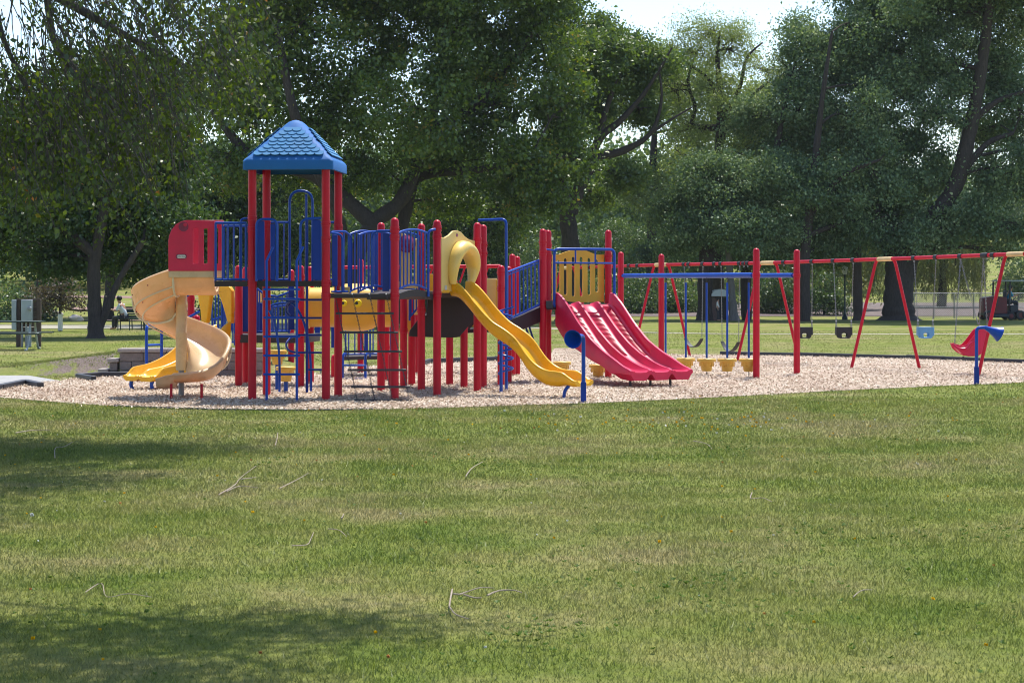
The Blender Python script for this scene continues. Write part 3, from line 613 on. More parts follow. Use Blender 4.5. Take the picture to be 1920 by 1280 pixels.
# willows
for i, (px, Y_, lab, sx) in enumerate([(1560, 112, 'pale green weeping willow left of the thick cottonwood trunk', 3.0), (1765, 116, 'pale green weeping willow behind the chain link fence', 2.7)]):
    x = X(px, Y_); z0 = gz(x, Y_); rng = np.random.default_rng(60+i); t = thing('willow_tree', lab, 'tree', (x, Y_, z0)); tb = MB()
    tb.tube([(x, Y_, z0-.1), (x+.1, Y_, z0+2), (x, Y_, z0+4.5)], [.3, .24, .15], 8)
    V = []; A = []
    for k in range(420):
        a = rng.uniform(0, 2*PI); rad = sx*math.sqrt(rng.uniform(0.1, 1)); tx, ty = x+rad*math.cos(a), Y_+rad*math.sin(a)*.8; zt = z0+5.2-1.6*(rad/sx)**2+rng.uniform(-.5, .5); zb = z0+rng.uniform(.3, 1.9)
        if k % 14 == 0: tb.tube(smooth_path([(x, Y_, z0+3.5), ((x+tx)/2, (Y_+ty)/2, zt+.6), (tx, ty, zt), (tx+.05, ty, (zt+zb)/2)], 3), .03, 4, caps=False)
        n = 60; zz = rng.uniform(zb, zt, n); V.append(np.stack([tx+rng.normal(0, .06, n)+.12*np.sin(zz*1.5+k), ty+rng.normal(0, .06, n), zz], 1)); A.append(np.clip(rng.normal(rng.normal(.45, .15), .12, n), 0, 1))
    tb.build('trunk', M['bark'], t); V = np.concatenate(V); np_mesh('crown', leaf_quads(V, .17, rng, 2.0, aspect=.3), 4, L['willow'], t, vary=np.concatenate(A))
# brown-leaved young tree with white trunk guard
Y = 74; x = X(113, Y); z0 = 0
t = tree('young_tree', 'young tree with thin brownish leaves and a white trunk guard', 'tree', [[(x, Y, 0, .06), (x, Y, 1.2, .05), (x+.05, Y, 2.6, .03)]],
     [bl(110, 560, Y, .9, .45), bl(85, 550, Y, .7, .4), bl(140, 565, Y, .6, .35), bl(112, 535, Y, .7, .35), bl(70, 575, Y, .4, .2)], 2600, .10, L['brown'], M['bark'], 31, clump=.22, twr=.012, leafn=14)
MB().lathe([(.085, .02), (.09, .05), (.09, .62), (.085, .64)], (x, Y, 0), 12).build('trunk_guard', M['white'], t)
# bushes
bushes = [(15, 560, 92, 1.3, .9, 'blue green bushy tree at the left edge of the lawn'), (72, 592, 93, .8, .6, 'round dark bush behind the electric cabinet'), (430, 590, 96, 1.6, .9, 'dark bush behind the tan spiral slide exit'), (980, 470, 118, 2.2, 1.6, 'grey green bush between the ramp and the yellow panel'), (900, 500, 112, 2.2, 1.5, 'bushy shrub behind the second pair of red posts'), (1110, 455, 128, 1.8, 1.3, 'light green bush right of the forked trunk'), (1180, 440, 130, 1.6, 1.6, 'tall rounded bush above the swing beam'), (1250, 470, 124, 1.8, 1.2, 'green bush behind the first red glider posts'), (1200, 555, 108, 1.7, 1.3, 'dark shrub behind the red slide'), (1275, 560, 109, 1.4, 1.2, 'dark shrub between the blue pod bars'), (1455, 545, 107, 1.2, 1.6, 'dark grey shrub behind the two red end posts'), (1545, 545, 105, 1.0, 1.3, 'silvery shrub left of the lamp post'), (1050, 520, 110, 1.6, 1.6, 'dark shrub behind the yellow slotted panel'), (980, 570, 106, 1.6, 1.0, 'low dark hedge shrub behind the ramp'), (860, 560, 108, 2.4, 1.2, 'low dark shrub behind the yellow slide'), (700, 560, 108, 2.4, 1.3, 'low dark shrub behind the yellow tunnel'), (560, 570, 104, 2.0, 1.2, 'low dark shrub behind the climbing ladder'), (1120, 570, 107, 1.6, .9, 'low shrub behind the red glider slide rail'), (1335, 590, 112, 1.2, 1.2, 'shrub behind the twin dark trunks'), (1910, 520, 128, 1.2, 1.3, 'small conical shrub on the slope behind the mower')]
for i, (px, py, Y_, rx, rz, lab) in enumerate(bushes):
    x = X(px, Y_); z0 = gz(x, Y_); zc = max(z0+rz*.7, Z(py, Y_))
    tree('bush', lab, 'bush', [[(x, Y_, z0, .07), (x, Y_, z0+rz*.5, .05), (x, Y_, zc, .03)]], [(x, Y_, zc, rx, rx, rz), (x-rx*.7, Y_+.3, zc-rz*.35, rx*.7, rx*.7, rz*.6), (x+rx*.7, Y_-.2, zc-rz*.3, rx*.7, rx*.7, rz*.6), (x+rx*.2, Y_-rx*.5, z0+rz*.5, rx*.8, rx*.6, rz*.5)],
         int(3000*rx*rz), .14, L['bush'] if i % 3 else L['far'], M['bark'], 100+i, clump=.32, leafn=24, twr=.015)
# wood on the hillside: one mass
def wood():
    rng = np.random.default_rng(77); V = []; A = []; cs = []
    for k in range(820):
        y = rng.uniform(140, 340); x = rng.uniform(-.45, .43)*y; px = 960+x*F/y
        if 920 < px < 1010 and y < 290: continue
        if 1180 < px < 1290 and y > 225: continue
        if px > 1690 and y < 262: continue
        cs.append((x, y))
    for (x, y) in cs:
        z0 = gz(x, y); r = rng.uniform(2.4, 4.2); h = rng.uniform(8, 13); ncl = 44
        px = 960+x*F/y
        if px > 1130 and px < 1330: h *= .85
        d = rng.normal(size=(ncl, 3)); d /= np.linalg.norm(d, axis=1)[:, None]; cen = np.array([x, y, z0+h*.55])+d*np.array([r, r, h*.48])*(rng.random(ncl)**.3)[:, None]
        cen[:, 2] = np.maximum(cen[:, 2], z0+.5); rep = np.repeat(np.arange(ncl), 34); n = len(rep)
        V.append(cen[rep]+rng.normal(size=(n, 3))*.75); tone = rng.normal(.45, .15)+rng.normal(0, .1, ncl); A.append(np.clip(tone[rep]+rng.normal(0, .1, n), 0, 1))
    V = np.concatenate(V)
    tag(np_mesh('hillside_wood', leaf_quads(V, .42, rng, .2, aspect=.8), 4, L['far'], vary=np.concatenate(A)), 'dense green wood covering the hillside behind the park', 'wood', kind='stuff')
wood()
# ------------------------------------------------------------------ overhanging elm at the top left
def overhang():
    rng = np.random.default_rng(9); R = random.Random(9)
    bx, by = -10.5, 20.5
    t = thing('overhanging_tree', 'near tree whose drooping twiggy branches hang into the upper left', 'tree', (bx, by, 0))
    tb = MB(); tr = smooth_path([(bx, by, -.1), (bx+.1, by, 2.5), (bx+.3, by+.2, 4.5), (bx+1.0, by+.3, 7.5), (bx+1.4, by, 10.5)], 5)
    tb.tube(tr, [.45-.32*i/(len(tr)-1) for i in range(len(tr))], 12)
    L0 = []
    def limb(pts, r0, r1):
        p = smooth_path(pts, 5); tb.tube(p, [r0+(r1-r0)*i/(len(p)-1) for i in range(len(p))], 7, caps=False); L0.append(p); return p
    limb([(bx+.4, by+.2, 5), (-8, 21, 6.6), (-6.3, 21.5, 6.0), (-5.3, 21.8, 5.0)], .13, .02)
    limb([(bx+.3, by+.2, 4.6), (-7.6, 22, 5.6), (-5.6, 22, 5.2), (-4.3, 22.4, 4.55), (-3.6, 22.6, 4.2)], .12, .015)
    limb([(bx+.8, by+.2, 6.8), (-7, 22, 8), (-4.6, 23, 7.2), (-3.2, 23.4, 5.9)], .13, .02)
    limb([(bx+.6, by+.2, 6), (-7.5, 19, 7), (-5, 18.5, 6.6), (-3.4, 18.5, 5.8)], .13, .02)
    limb([(bx+.9, by+.2, 7.2), (-7.5, 24, 8.5), (-5.2, 26, 7.6), (-3.6, 27, 6.4)], .12, .02)
    limb([(bx+.6, by, 6.2), (-8, 17, 7.6), (-6, 14.5, 7.4), (-4, 13, 6.8)], .13, .02)
    limb([(-5.62, 21.5, 5.05), (-5.5, 21.5, 4.45), (-5.25, 21.6, 3.9), (-4.95, 21.7, 3.4)], .04, .012)
    limb([(-5.1, 21.8, 5.0), (-4.98, 21.8, 4.35), (-4.6, 21.9, 3.95), (-4.2, 22.1, 3.5)], .045, .012)
    limb([(-8, 20.5, 6.2), (-6.5, 20.6, 5.0), (-5.7, 20.6, 4.0), (-5.3, 20.7, 3.0)], .05, .012)
    V = []; A = []
    # drooping twigs seen in the frame
    def shoot(s_, dx, dz, ln, r=.006, nl=22, sz=.07, dy=0):
        pts = [s_]; v = Vector((dx, dy, dz)); m = 7
        for k in range(m):
            v = v+Vector((R.uniform(-.10, .10), R.uniform(-.08, .08), -.10+R.uniform(-.07, .07))); pts.append(pts[-1]+v.normalized()*ln/m)
        tb.tube(pts, [r*(1-.7*k/m) for k in range(m+1)], 4, caps=False)
        tone = R.gauss(.45, .14)
        for k in range(nl):
            f = R.uniform(.12, 1)*(m-.01); i = int(f); p = pts[i].lerp(pts[i+1], f-i); V.append(p+Vector((R.gauss(0, .05), R.gauss(0, .05), R.gauss(-.02, .05)))); A.append(tone+R.gauss(0, .14))
        return pts
    n = 0
    while n < 560:
        px = R.uniform(-60, 500); py = R.uniform(-60, 400); Y_ = R.uniform(19.5, 24)
        lim = 390 if px < 250 else (390-(px-250)*1.0 if px < 340 else 300-(px-340)*1.0)
        if px > 400: lim = min(lim, 215)
        if py > lim: continue
        if px < 100 and py < 150 and R.random() < .80: continue
        if px < 190 and py < 45 and R.random() < .6: continue
        s_ = P(px-35, py-70, Y_); thin = py < 130
        a = shoot(s_, R.uniform(.05, .6), R.uniform(-.9, -.1), R.uniform(.45, 1.0), .0065, R.randint(8, 22) if not thin else R.randint(3, 16), .07, R.uniform(-.3, .3)); n += 1
        if R.random() < .7:
            shoot(a[3], R.uniform(-.5, .7), R.uniform(-.8, 0), R.uniform(.3, .6), .004, R.randint(6, 16))
    for k in range(330):   # bare twig tangle
        px = R.uniform(20, 330); py = R.uniform(-50, 260); s_ = P(px, py, R.uniform(20, 23)); shoot(s_, R.uniform(-.1, .7), R.uniform(-.9, -.3), R.uniform(.5, 1.1), .0075, 2)
    vis = np.array([tuple(v) for v in V]); av = np.array(A)
    # crown above and to the left of the frame
    cl = []; 
    blobs = [(-7.2, 20.5, 7.2, 2.6, 2.6, 1.2), (-8.5, 17, 7.6, 2.8, 2.6, 1.5), (-8, 24, 8, 2.6, 2.6, 1.5), (-5.0, 24.5, 7.0, 1.6, 1.7, .8), (-5.2, 13.5, 8, 2.3, 1.5, .9), (-9.5, 20.5, 10, 3, 3, 2), (-10, 14, 9, 2.5, 2.5, 1.6), (-11.5, 21, 7, 2.5, 3, 2.5), (-2.6, 25.2, 8.5, 1.5, 1.2, .6), (-4.6, 24.8, 8.6, 2.0, 2.0, .8), (-4.9, 20, 8.4, 1.5, 3.0, .7), (-3.4, 17.0, 8.4, 1.0, 2.2, .6), (-1.9, 13.5, 8.3, 1.9, 1.0, .5), (.1, 13.9, 8.2, 1.0, .55, .4), (-1.8, 12.6, 8.3, 1.9, .9, .4), (-.2, 12.7, 8.2, .8, .4, .3), (-3.8, 13.4, 8.6, 2.4, 1.4, .6), (-3.4, 19.2, 8.5, 1.0, 1.6, .4), (-3.0, 21.6, 8.5, 1.0, .8, .4)]
    for (cx, cy, cz, rx, ry, rz) in blobs:
        m = int(165*(rx*ry*rz)**.66); d = rng.normal(size=(m, 3)); d /= np.linalg.norm(d, axis=1)[:, None]
        cl.append(np.array([cx, cy, cz])+d*np.array([rx, ry, rz])*(rng.random(m)**.45)[:, None])
        c = Vector((cx, cy, cz)); s_ = min(tr, key=lambda q: (q-c).length); tb.tube(smooth_path([s_, (s_+c)/2+Vector((0, 0, .5)), c], 4), [.07-.05*k/8 for k in range(9)], 6, caps=False)
    cl = np.concatenate(cl); rep = np.repeat(np.arange(len(cl)), 30); pos = cl[rep]+rng.normal(size=(len(rep), 3))*.24
    # keep the crown out of the picture except for the hanging shoots
    pxs = 960+pos[:, 0]*F/pos[:, 1]; pys = HY-(pos[:, 2]-CAMH)*F/pos[:, 1]
    k = ~((pxs > -10) & (pys > -10)); pos = pos[k]
    tb.build('trunk', M['barkg'], t, ang=60)
    v1 = leaf_quads(vis, .070, rng, .8, aspect=.62); v2 = leaf_quads(pos, .10, rng, .5)
    np_mesh('crown', np.concatenate([v1, v2]), 4, L['over'], t, vary=np.clip(np.concatenate([av, rng.normal(.5, .15, len(pos))]), 0, 1))
overhang()
# near tree behind the viewer whose shade falls on the lower lawn
def twigs():
    R = random.Random(3)
    T = [(848, 1118, 'pale curved stick with a forked end lying nearest on the lawn', [[(848, 1113), (843, 1140), (845, 1150), (856, 1162), (878, 1166)], [(850, 1122), (862, 1121), (872, 1116), (900, 1112), (925, 1110)], [(870, 1122), (890, 1128), (904, 1129)], [(914, 1127), (935, 1118), (962, 1115), (978, 1120)]], .008),
         (450, 905, 'forked grey fallen branch on the grass below the tower', [[(410, 931), (440, 915), (452, 898), (488, 873)], [(425, 925), (450, 918), (484, 919)], [(452, 905), (480, 900)]], .008),
         (550, 905, 'straight thin stick right of the forked fallen branch', [[(524, 921), (552, 905), (578, 892)]], .008),
         (1428, 935, 'white curled twig in the middle of the right lawn', [[(1410, 930), (1408, 938), (1430, 937), (1447, 947)]], .007),
         (70, 812, 'thin twig on the shaded lawn at the far left', [[(30, 816), (60, 810), (93, 809)]], .011),
         (110, 850, 'bent twig standing on the dark shaded grass', [[(103, 864), (104, 843), (120, 841), (136, 833)]], .008),
         (520, 820, 'short upright twig near the chip edge', [[(516, 838), (519, 828), (521, 816)]], .010),
         (880, 885, 'small forked twig left of the centre lawn', [[(873, 900), (885, 882), (905, 872)]], .008),
         (630, 1010, 'thin bent twig on the middle lawn', [[(548, 1030), (575, 1027), (583, 1018), (588, 1002)]], .006),
         (640, 970, 'tiny pale twig standing in the middle lawn', [[(640, 978), (643, 972), (645, 968)]], .008),
         (250, 1120, 'long faint stick on the lower left grass', [[(160, 1120), (190, 1103), (200, 1124), (240, 1122), (285, 1130)]], .005),
         (1650, 1120, 'short curved stick on the lower right grass', [[(1600, 1126), (1615, 1116), (1635, 1114)]], .006),
         (1320, 835, 'thin curved twig on the right lawn below the slides', [[(1300, 831), (1325, 837), (1335, 846)]], .008),
         (640, 1000, 'fine straight twig right of the bent one', [[(615, 998), (635, 1001), (650, 1010)]], .006)]
    for cx, cy, lab, pl, r in T:
        def g(p): y = CAMH*F/(p[1]-HY); return Vector((X(p[0], y), y, .026+R.uniform(-.008, .010)))
        mb = MB(); o0 = g((cx, cy)); 
        for path in pl:
            pts = smooth_path([g(p) for p in path], 4); m = len(pts); mb.tube(pts, [.66*r*(1-.5*i/m)*(1+R.uniform(-.15, .15)) for i in range(m)], 6)
        mb.v = [(v[0]-o0.x, v[1]-o0.y, v[2]) for v in mb.v]
        o = mb.build('fallen_twig', M['twig']); o.location = (o0.x, o0.y, 0); tag(o, lab, 'twig', 'sticks fallen on the lawn')
twigs()
def flowers():
    rng = np.random.default_rng(4); V = []; A = []
    m, t, out = newmat('dandelions'); at = nd(t, 'ShaderNodeAttribute', attribute_name='vary'); c = ramp(t, at.outputs['Fac'], [(0, (.75, .45, .01)), (.5, (.70, .42, .02)), (.56, (.45, .16, .06)), (.75, (.55, .3, .1)), (.8, (.7, .7, .66)), (1, (.75, .75, .7))])
    c2 = nd(t, 'ShaderNodeBsdfDiffuse'); t.links.new(c, c2.inputs[0]); t.links.new(c2.outputs[0], out.inputs[0])
    def put(x, y, kind, r, z=.045):
        nq = 7
        for k in range(nq):
            a = rng.uniform(0, PI); u = np.array([math.cos(a), math.sin(a), rng.uniform(-.3, .3)])*r; v = np.array([-math.sin(a)*.5, math.cos(a)*.5, .75])*r; c = np.array([x, y, z])
            V.append([c-u-v*.6, c+u-v*.6, c+u+v, c-u+v]); A.append(kind)
    for k in range(330):
        y = math.sqrt(rng.uniform(9**2, 36**2)); x = rng.uniform(-.27, .28)*y
        if inpoly(np.array([x]), np.array([y]), CHIP)[0]: continue
        u = rng.random(); kind = rng.uniform(0, .5) if u < .45 else (rng.uniform(.56, .75) if u < .72 else rng.uniform(.82, 1)); put(x, y, kind, rng.uniform(.005, .011)*(.7 if kind > .8 else 1), .04)
    for k in range(90):
        x, y = 2.1+rng.normal(0, 1.4), 25.3+rng.normal(0, 1.2); put(x, y, rng.uniform(0, .45) if rng.random() < .7 else .95, rng.uniform(.009, .015), .045)
    for px, py in ((59, 980), (840, 1120)): pass
    y = CAMH*F/(980-HY); put(X(60, y), y, .95, .016, .06)
    tag(np_mesh('dandelions', np.array(V).reshape(-1, 3), 4, m, vary=np.array(A)), 'yellow dandelions, white seed heads and dry leaves dotting the lawn', 'wildflowers', kind='stuff')
flowers()
def weeds():
    rng = np.random.default_rng(14); V = []; A = []
    cx = []
    for k in range(26):
        y = math.sqrt(rng.uniform(9**2, 29**2)); x = rng.uniform(-.27, .28)*y; r = rng.uniform(.15, .6)
        for j in range(int(rng.integers(10, 46))): cx.append((x+rng.normal(0, r), y+rng.normal(0, r*1.3), rng.uniform(.012, .028), rng.uniform(.0, .8)))
    for k in range(900): y = math.sqrt(rng.uniform(9**2, 30**2)); cx.append((rng.uniform(-.28, .29)*y, y, rng.uniform(.010, .022), rng.uniform(0, .8)))
    for x, y, r, tn in cx:
        if inpoly(np.array([x]), np.array([y]), CHIP)[0]: continue
        for q_ in range(7):
            a = rng.uniform(0, 2*PI); u_ = np.array([math.cos(a), math.sin(a), rng.uniform(.1, .9)])*r; v_ = np.array([-math.sin(a), math.cos(a), rng.uniform(-.2, .3)])*r*.32; c = np.array([x, y, .022])
            V.append([c, c+u_*.55-v_, c+u_, c+u_*.55+v_]); A.append(np.clip(tn*.7+rng.normal(.1, .12), 0, 1))
    m = leaf_mat('weed_leaves', [(0, (.05, .10, .02)), (.5, (.085, .15, .03)), (1, (.13, .19, .05))], .3, gloss=.01)
    tag(np_mesh('lawn_weeds', np.array(V).reshape(-1, 3), 4, m, vary=np.array(A)), 'broad leaved weeds and clover scattered through the lawn', 'weeds', kind='stuff')
weeds()
# ------------------------------------------------------------------ people
def skin_body(name, joints, edges, mat, parent, sub=1):
    """joints: list of (x,y,z,r); continuous body grown over connected edges"""
    off = WL.get(parent.name, Vector((0, 0, 0))); me = bpy.data.meshes.new(name)
    me.from_pydata([tuple(Vector(j[:3])-off) for j in joints], edges, []); o = bpy.data.objects.new(name, me); link(o); o.parent = parent
    sk = o.modifiers.new('skin', 'SKIN'); sk.use_smooth_shade = True
    for i, j in enumerate(joints): me.skin_vertices[0].data[i].radius = (j[3], j[3])
    me.skin_vertices[0].data[0].use_root = True
    s_ = o.modifiers.new('sub', 'SUBSURF'); s_.levels = sub; s_.render_levels = 2
    me.materials.append(mat); return o
def person(label, base, pose, mats, sc=1.0, facing=0.0):
    t = thing('person', label, 'person', base); b = Vector(base); Rm = Matrix.Rotation(facing, 3, 'Z')
    def w(p): return tuple(b+Rm@(Vector(p)*sc))
    J = pose; names = list(J.keys())
    E = [('pelvis', 'waist'), ('waist', 'chest'), ('chest', 'neck'), ('neck', 'head'), ('head', 'crown')]
    for s_ in 'lr': E += [('chest', 'sh'+s_), ('sh'+s_, 'el'+s_), ('el'+s_, 'wr'+s_), ('wr'+s_, 'ha'+s_), ('pelvis', 'hip'+s_), ('hip'+s_, 'kn'+s_), ('kn'+s_, 'an'+s_), ('an'+s_, 'toe'+s_)]
    jt = [(*w(J[n][:3]), J[n][3]*sc) for n in names]
    skin_body('body', jt, [(names.index(a), names.index(c)) for a, c in E], mats[0], t)
    # clothing: shirt over trunk and upper arms, trousers over the legs, hair cap
    def sub(nm, keys, ed, mat, g): skin_body(nm, [(*w(J[n][:3]), J[n][3]*sc*g) for n in keys], [(keys.index(a), keys.index(c)) for a, c in ed], mat, t)
    ks = ['pelvis', 'waist', 'chest', 'shl', 'ell', 'shr', 'elr']; sub('shirt', ks, [('pelvis', 'waist'), ('waist', 'chest'), ('chest', 'shl'), ('shl', 'ell'), ('chest', 'shr'), ('shr', 'elr')], mats[1], 1.16)
    ks = ['pelvis', 'hipl', 'knl', 'anl', 'hipr', 'knr', 'anr']; sub('trousers', ks, [('pelvis', 'hipl'), ('hipl', 'knl'), ('knl', 'anl'), ('pelvis', 'hipr'), ('hipr', 'knr'), ('knr', 'anr')], mats[2], 1.18)
    h = Vector(J['crown'][:3]); hh = MB().ball(w(h+Vector((0, .035, -.015))), .122*sc, 14, (.95, 1.05, .9)); hh.build('hair', mats[3], t)
    return t
def seated(lean=.1, arms=.3):
    d = {'pelvis': (0, 0, .52, .125), 'waist': (0, -.02-lean*.3, .70, .12), 'chest': (0, -.03-lean, .93, .13), 'neck': (0, -.05-lean*1.4, 1.09, .055), 'head': (0, -.08-lean*1.7, 1.20, .085), 'crown': (0, -.07-lean*1.8, 1.29, .085)}
    for s_, k in (('l', 1), ('r', -1)):
        d.update({'sh'+s_: (k*.18, -.04-lean, 1.0, .06), 'el'+s_: (k*.22, -.16-lean, .76, .045), 'wr'+s_: (k*.12, -.38-lean, .78+arms*.1, .032), 'ha'+s_: (k*.10, -.47-lean, .80+arms*.12, .035),
                  'hip'+s_: (k*.10, -.05, .50, .09), 'kn'+s_: (k*.12, -.46, .50, .065), 'an'+s_: (k*.12, -.46, .08, .045), 'toe'+s_: (k*.12, -.62, .04, .04)})
    return d
def standing():
    d = {'pelvis': (0, 0, .95, .12), 'waist': (0, 0, 1.12, .115), 'chest': (0, 0, 1.34, .13), 'neck': (0, 0, 1.50, .055), 'head': (0, -.02, 1.60, .085), 'crown': (0, -.01, 1.69, .085)}
    for s_, k in (('l', 1), ('r', -1)):
        d.update({'sh'+s_: (k*.19, 0, 1.42, .06), 'el'+s_: (k*.24, .02, 1.14, .045), 'wr'+s_: (k*.25, -.05, .90, .032), 'ha'+s_: (k*.25, -.07, .80, .035), 'hip'+s_: (k*.10, 0, .88, .09), 'kn'+s_: (k*.11, -.02+k*.05, .48, .065), 'an'+s_: (k*.12, k*.08, .08, .045), 'toe'+s_: (k*.13, k*.08-.14, .04, .04)})
    return d
# benches with the reader
def bench(label, px, Y_, wdt, rz=0):
    x = X(px, Y_); z0 = gz(x, Y_)
    t = thing('park_bench', label, 'bench', (x, Y_, z0), 'black metal benches along the left path')
    Rz = Matrix.Rotation(rz, 3, 'Z')
    def q(a, b_, c): v = Rz@Vector((a, b_, c)); return (x+v.x, Y_+v.y, z0+v.z)
    s_ = MB(); [s_.beam(q(-wdt/2, -.05-i*.085, .44), q(wdt/2, -.05-i*.085, .44), .06, .025) for i in range(5)]; s_.build('seat', M['green_metal'], t)
    s_ = MB(); [s_.beam(q(-wdt/2, .03+.03*i/4, .52+i*.085), q(wdt/2, .03+.03*i/4, .52+i*.085), .025, .062) for i in range(5)]; s_.build('backrest', M['green_metal'], t)
    for k in (-1, 0, 1):
        a = k*(wdt/2-.03)
        MB().tube([q(a, -.42, 0), q(a, -.42, .42), q(a, .02, .42), q(a, .10, 0)], .022, 6).build('leg', M['green_metal'], t)
        if k: MB().tube(rnd([q(a, -.44, .42), q(a, -.44, .66), q(a, .05, .66)], .08), .022, 6).build('armrest', M['green_metal'], t)
    return t
bench('black metal bench with a person sitting at its left end', 247, 76, .95, .0)
bench('empty black metal bench half hidden behind the spiral slide', 297, 75.5, .95, .0)
person('person in a pale shirt with dark hair sitting on the bench reading', (X(234, 75.8), 75.85, gz(X(234, 75.8), 75.8)), seated(.12), (M['skin'], M['shirtw'], M['trouser'], M['hair']), .95, -PI/2-.25)
person('person in a white shirt standing by the brown shelter', (X(1346, 93.5), 93.5, 0), standing(), (M['skin'], M['white'], M['trouser'], M['hair']), .62, 1.3)
# picnic table
px, Y_ = 18, 53.5; x = X(px, Y_); z0 = .0
t = thing('picnic_table', 'dark green metal picnic table at the left edge of the lawn', 'picnic table', (x, Y_, 0))
s_ = MB(); [s_.box((x, Y_-.33+i*.165, .76), (1.75, .15, .035)) for i in range(5)]; s_.build('table_top', M['green_metal'], t, bevel=.008)
for k in (-1, 1):
    s_ = MB(); [s_.box((x+.05, Y_+k*(.68+i*.13), .45), (1.9, .115, .035)) for i in range(2)]; s_.build('bench_seat', M['green_metal'], t, bevel=.008)
for k in (-1, 1):
    for j in (-1, 1): MB().tube(rnd([(x+k*.62, Y_+j*.25, .74), (x+k*.62, Y_+j*.35, .44), (x+k*.62, Y_+j*.62, .02), (x+k*.62, Y_+j*.80, .02)], .1), .03, 8).build('leg', M['greybox'], t)
    MB().tube([(x+k*.62, Y_-.75, .42), (x+k*.62, Y_+.75, .42)], .025, 8).build('crossbar', M['greybox'], t)
# electric cabinet on a board
px, Y_ = 52, 56; x = X(px, Y_)
def q(px_, py_, dy=0): return Vector((X(px_, Y_), Y_+dy, Z(py_, Y_)+.0))
t = thing('electric_panel_board', 'weathered wooden board on posts carrying grey electric boxes', 'electric panel', (x, Y_, 0))
for a in (35, 73): MB().beam((X(a, Y_), Y_, -.05), (X(a, Y_), Y_, Z(562, Y_)), .12, .10, (0, 1, 0)).build('post', M['wood'], t, bevel=.006)
s_ = MB(); [s_.box((X(54, Y_), Y_-.0, Z(566+i*9.4+4.2, Y_)), ((X(70, Y_)-X(38, Y_)), .05, .132)) for i in range(6)]; s_.build('board', M['wood'], t, bevel=.004)
MB().box((X(54, Y_), Y_, Z(561.3, Y_)), (X(77, Y_)-X(32, Y_), .16, .04)).build('cap_rail', M['wood'], t)
bx = MB().box((X(53.5, Y_), Y_-.16, Z(583, Y_)), (X(62.5, Y_)-X(43, Y_), .22, Z(562, Y_)-Z(604, Y_))).build('meter_box', M['greybox'], t, bevel=.012)
MB().lathe([(.06, 0), (.06, .05), (.05, .07), (.02, .075)], (X(60, Y_), Y_-.27, Z(578, Y_)), 16, (0, -1, 0)).build('meter_dial', M['steel'], bx)
MB().box((X(32, Y_)-.06, Y_+.02, Z(590, Y_)), (.13, .3, .85)).build('side_box', M['greybox'], t, bevel=.01)
for a in (43.5, 51): MB().tube([(X(a, Y_), Y_-.12, 0), (X(a, Y_), Y_-.12, Z(604, Y_))], .028, 8).build('conduit', M['steel'], t)
MB().box((X(56, Y_), Y_-.1, .28), (.12, .1, .56)).build('junction_post', M['greybox'], t, bevel=.01)
# garden rocks and beds
R = random.Random(8)
ROCK = [(97, 594, .32, 'pale triangular rock left of the young tree'), (108, 591, .28, 'pale rounded rock behind the white trunk guard'), (143, 604, .35, 'tan flat rock at the bed corner left of the forked tree')]
for px, py, r, lab in ROCK:
    Y_ = 104 if py < 600 else 92; x = X(px, Y_); z0 = gz(x, Y_); me = bmesh.new(); bmesh.ops.create_icosphere(me, subdivisions=3, radius=1)
    for v in me.verts: v.co *= 1+.3*noise.noise(v.co*1.3+Vector((px, 0, 0))); v.co.z *= .75; v.co.x *= 1.3
    m_ = bpy.data.meshes.new('garden_rock'); me.to_mesh(m_); me.free(); m_.materials.append(M['rock']); o = bpy.data.objects.new('garden_rock', m_); link(o); o.scale = (r*.75,)*3; o.location = (x, Y_, z0+r*.35); tag(o, lab, 'rock', 'rocks in the garden beds')
ribbon('garden_bed', [(X(140, 93)+i*.9, 93+.4*math.sin(i*1.3)) for i in range(7)], 1.6, M['soil'], .06)
ribbon('terrace_bed', [(X(130, 112)+i*1.1, 112+.8*math.sin(i*.9)) for i in range(14)], 3.4, M['soil'], .10)
ribbon('upper_bed', [(X(-60, 128)+i*2.2, 128+1.0*math.sin(i*.7)) for i in range(18)], 3.2, M['soil'], .15)
# building on the hill
Y_ = 215; x = X(372, Y_); z0 = gz(x, Y_)
t = thing('hill_building', 'long pinkish building with pale roof on the hill at the left', 'building', (x, Y_, z0))
zt = Z(390, Y_); MB().box((x, Y_, (z0+zt)/2-.2), (7, 5, zt-z0+.4)).build('wall', M['pinkwall'], t)
MB().box((x, Y_, zt+.25), (7.8, 5.8, .5)).build('roof', M['roofmetal'], t, bevel=.05)
for k in range(4): MB().box((x-2.4+k*1.6, Y_-2.52, z0+1.5), (.9, .08, 1.1)).build('window', M['black'], t)
# shelter on right
Y_ = 95; x = X(1347, Y_)
t = thing('park_shelter', 'small brown park building with a pale curved metal roof', 'shelter', (x, Y_, 0))
x0, x1 = X(1333, Y_), X(1346, Y_)
MB().box(((x0+x1)/2, Y_, Z(572, Y_)/2+.15), (x1-x0, .8, Z(556, Y_)-.05)).build('wall', M['brownwall'], t)
MB().box((x+.12, Y_+.35, .55), (.7, .1, 1.05)).build('back_wall', M['black'], t)
prof = [(-.42, 0), (-.40, .12), (-.30, .24), (-.1, .31), (.15, .33), (.34, .27), (.42, .12), (.44, 0)]
MB().prism([(a*.95, b_) for a, b_ in prof], [], (x+.0, Y_-.1, Z(555, Y_)), (1, 0, 0), (0, 0, 1), (0, 1, 0), 1.3).build('roof', M['roofmetal'], t)
for k in (-1, 1): MB().tube([(x+.36, Y_+k*.5-.1, 0), (x+.36, Y_+k*.5-.1, Z(555, Y_))], .03, 8).build('post', M['black'], t)
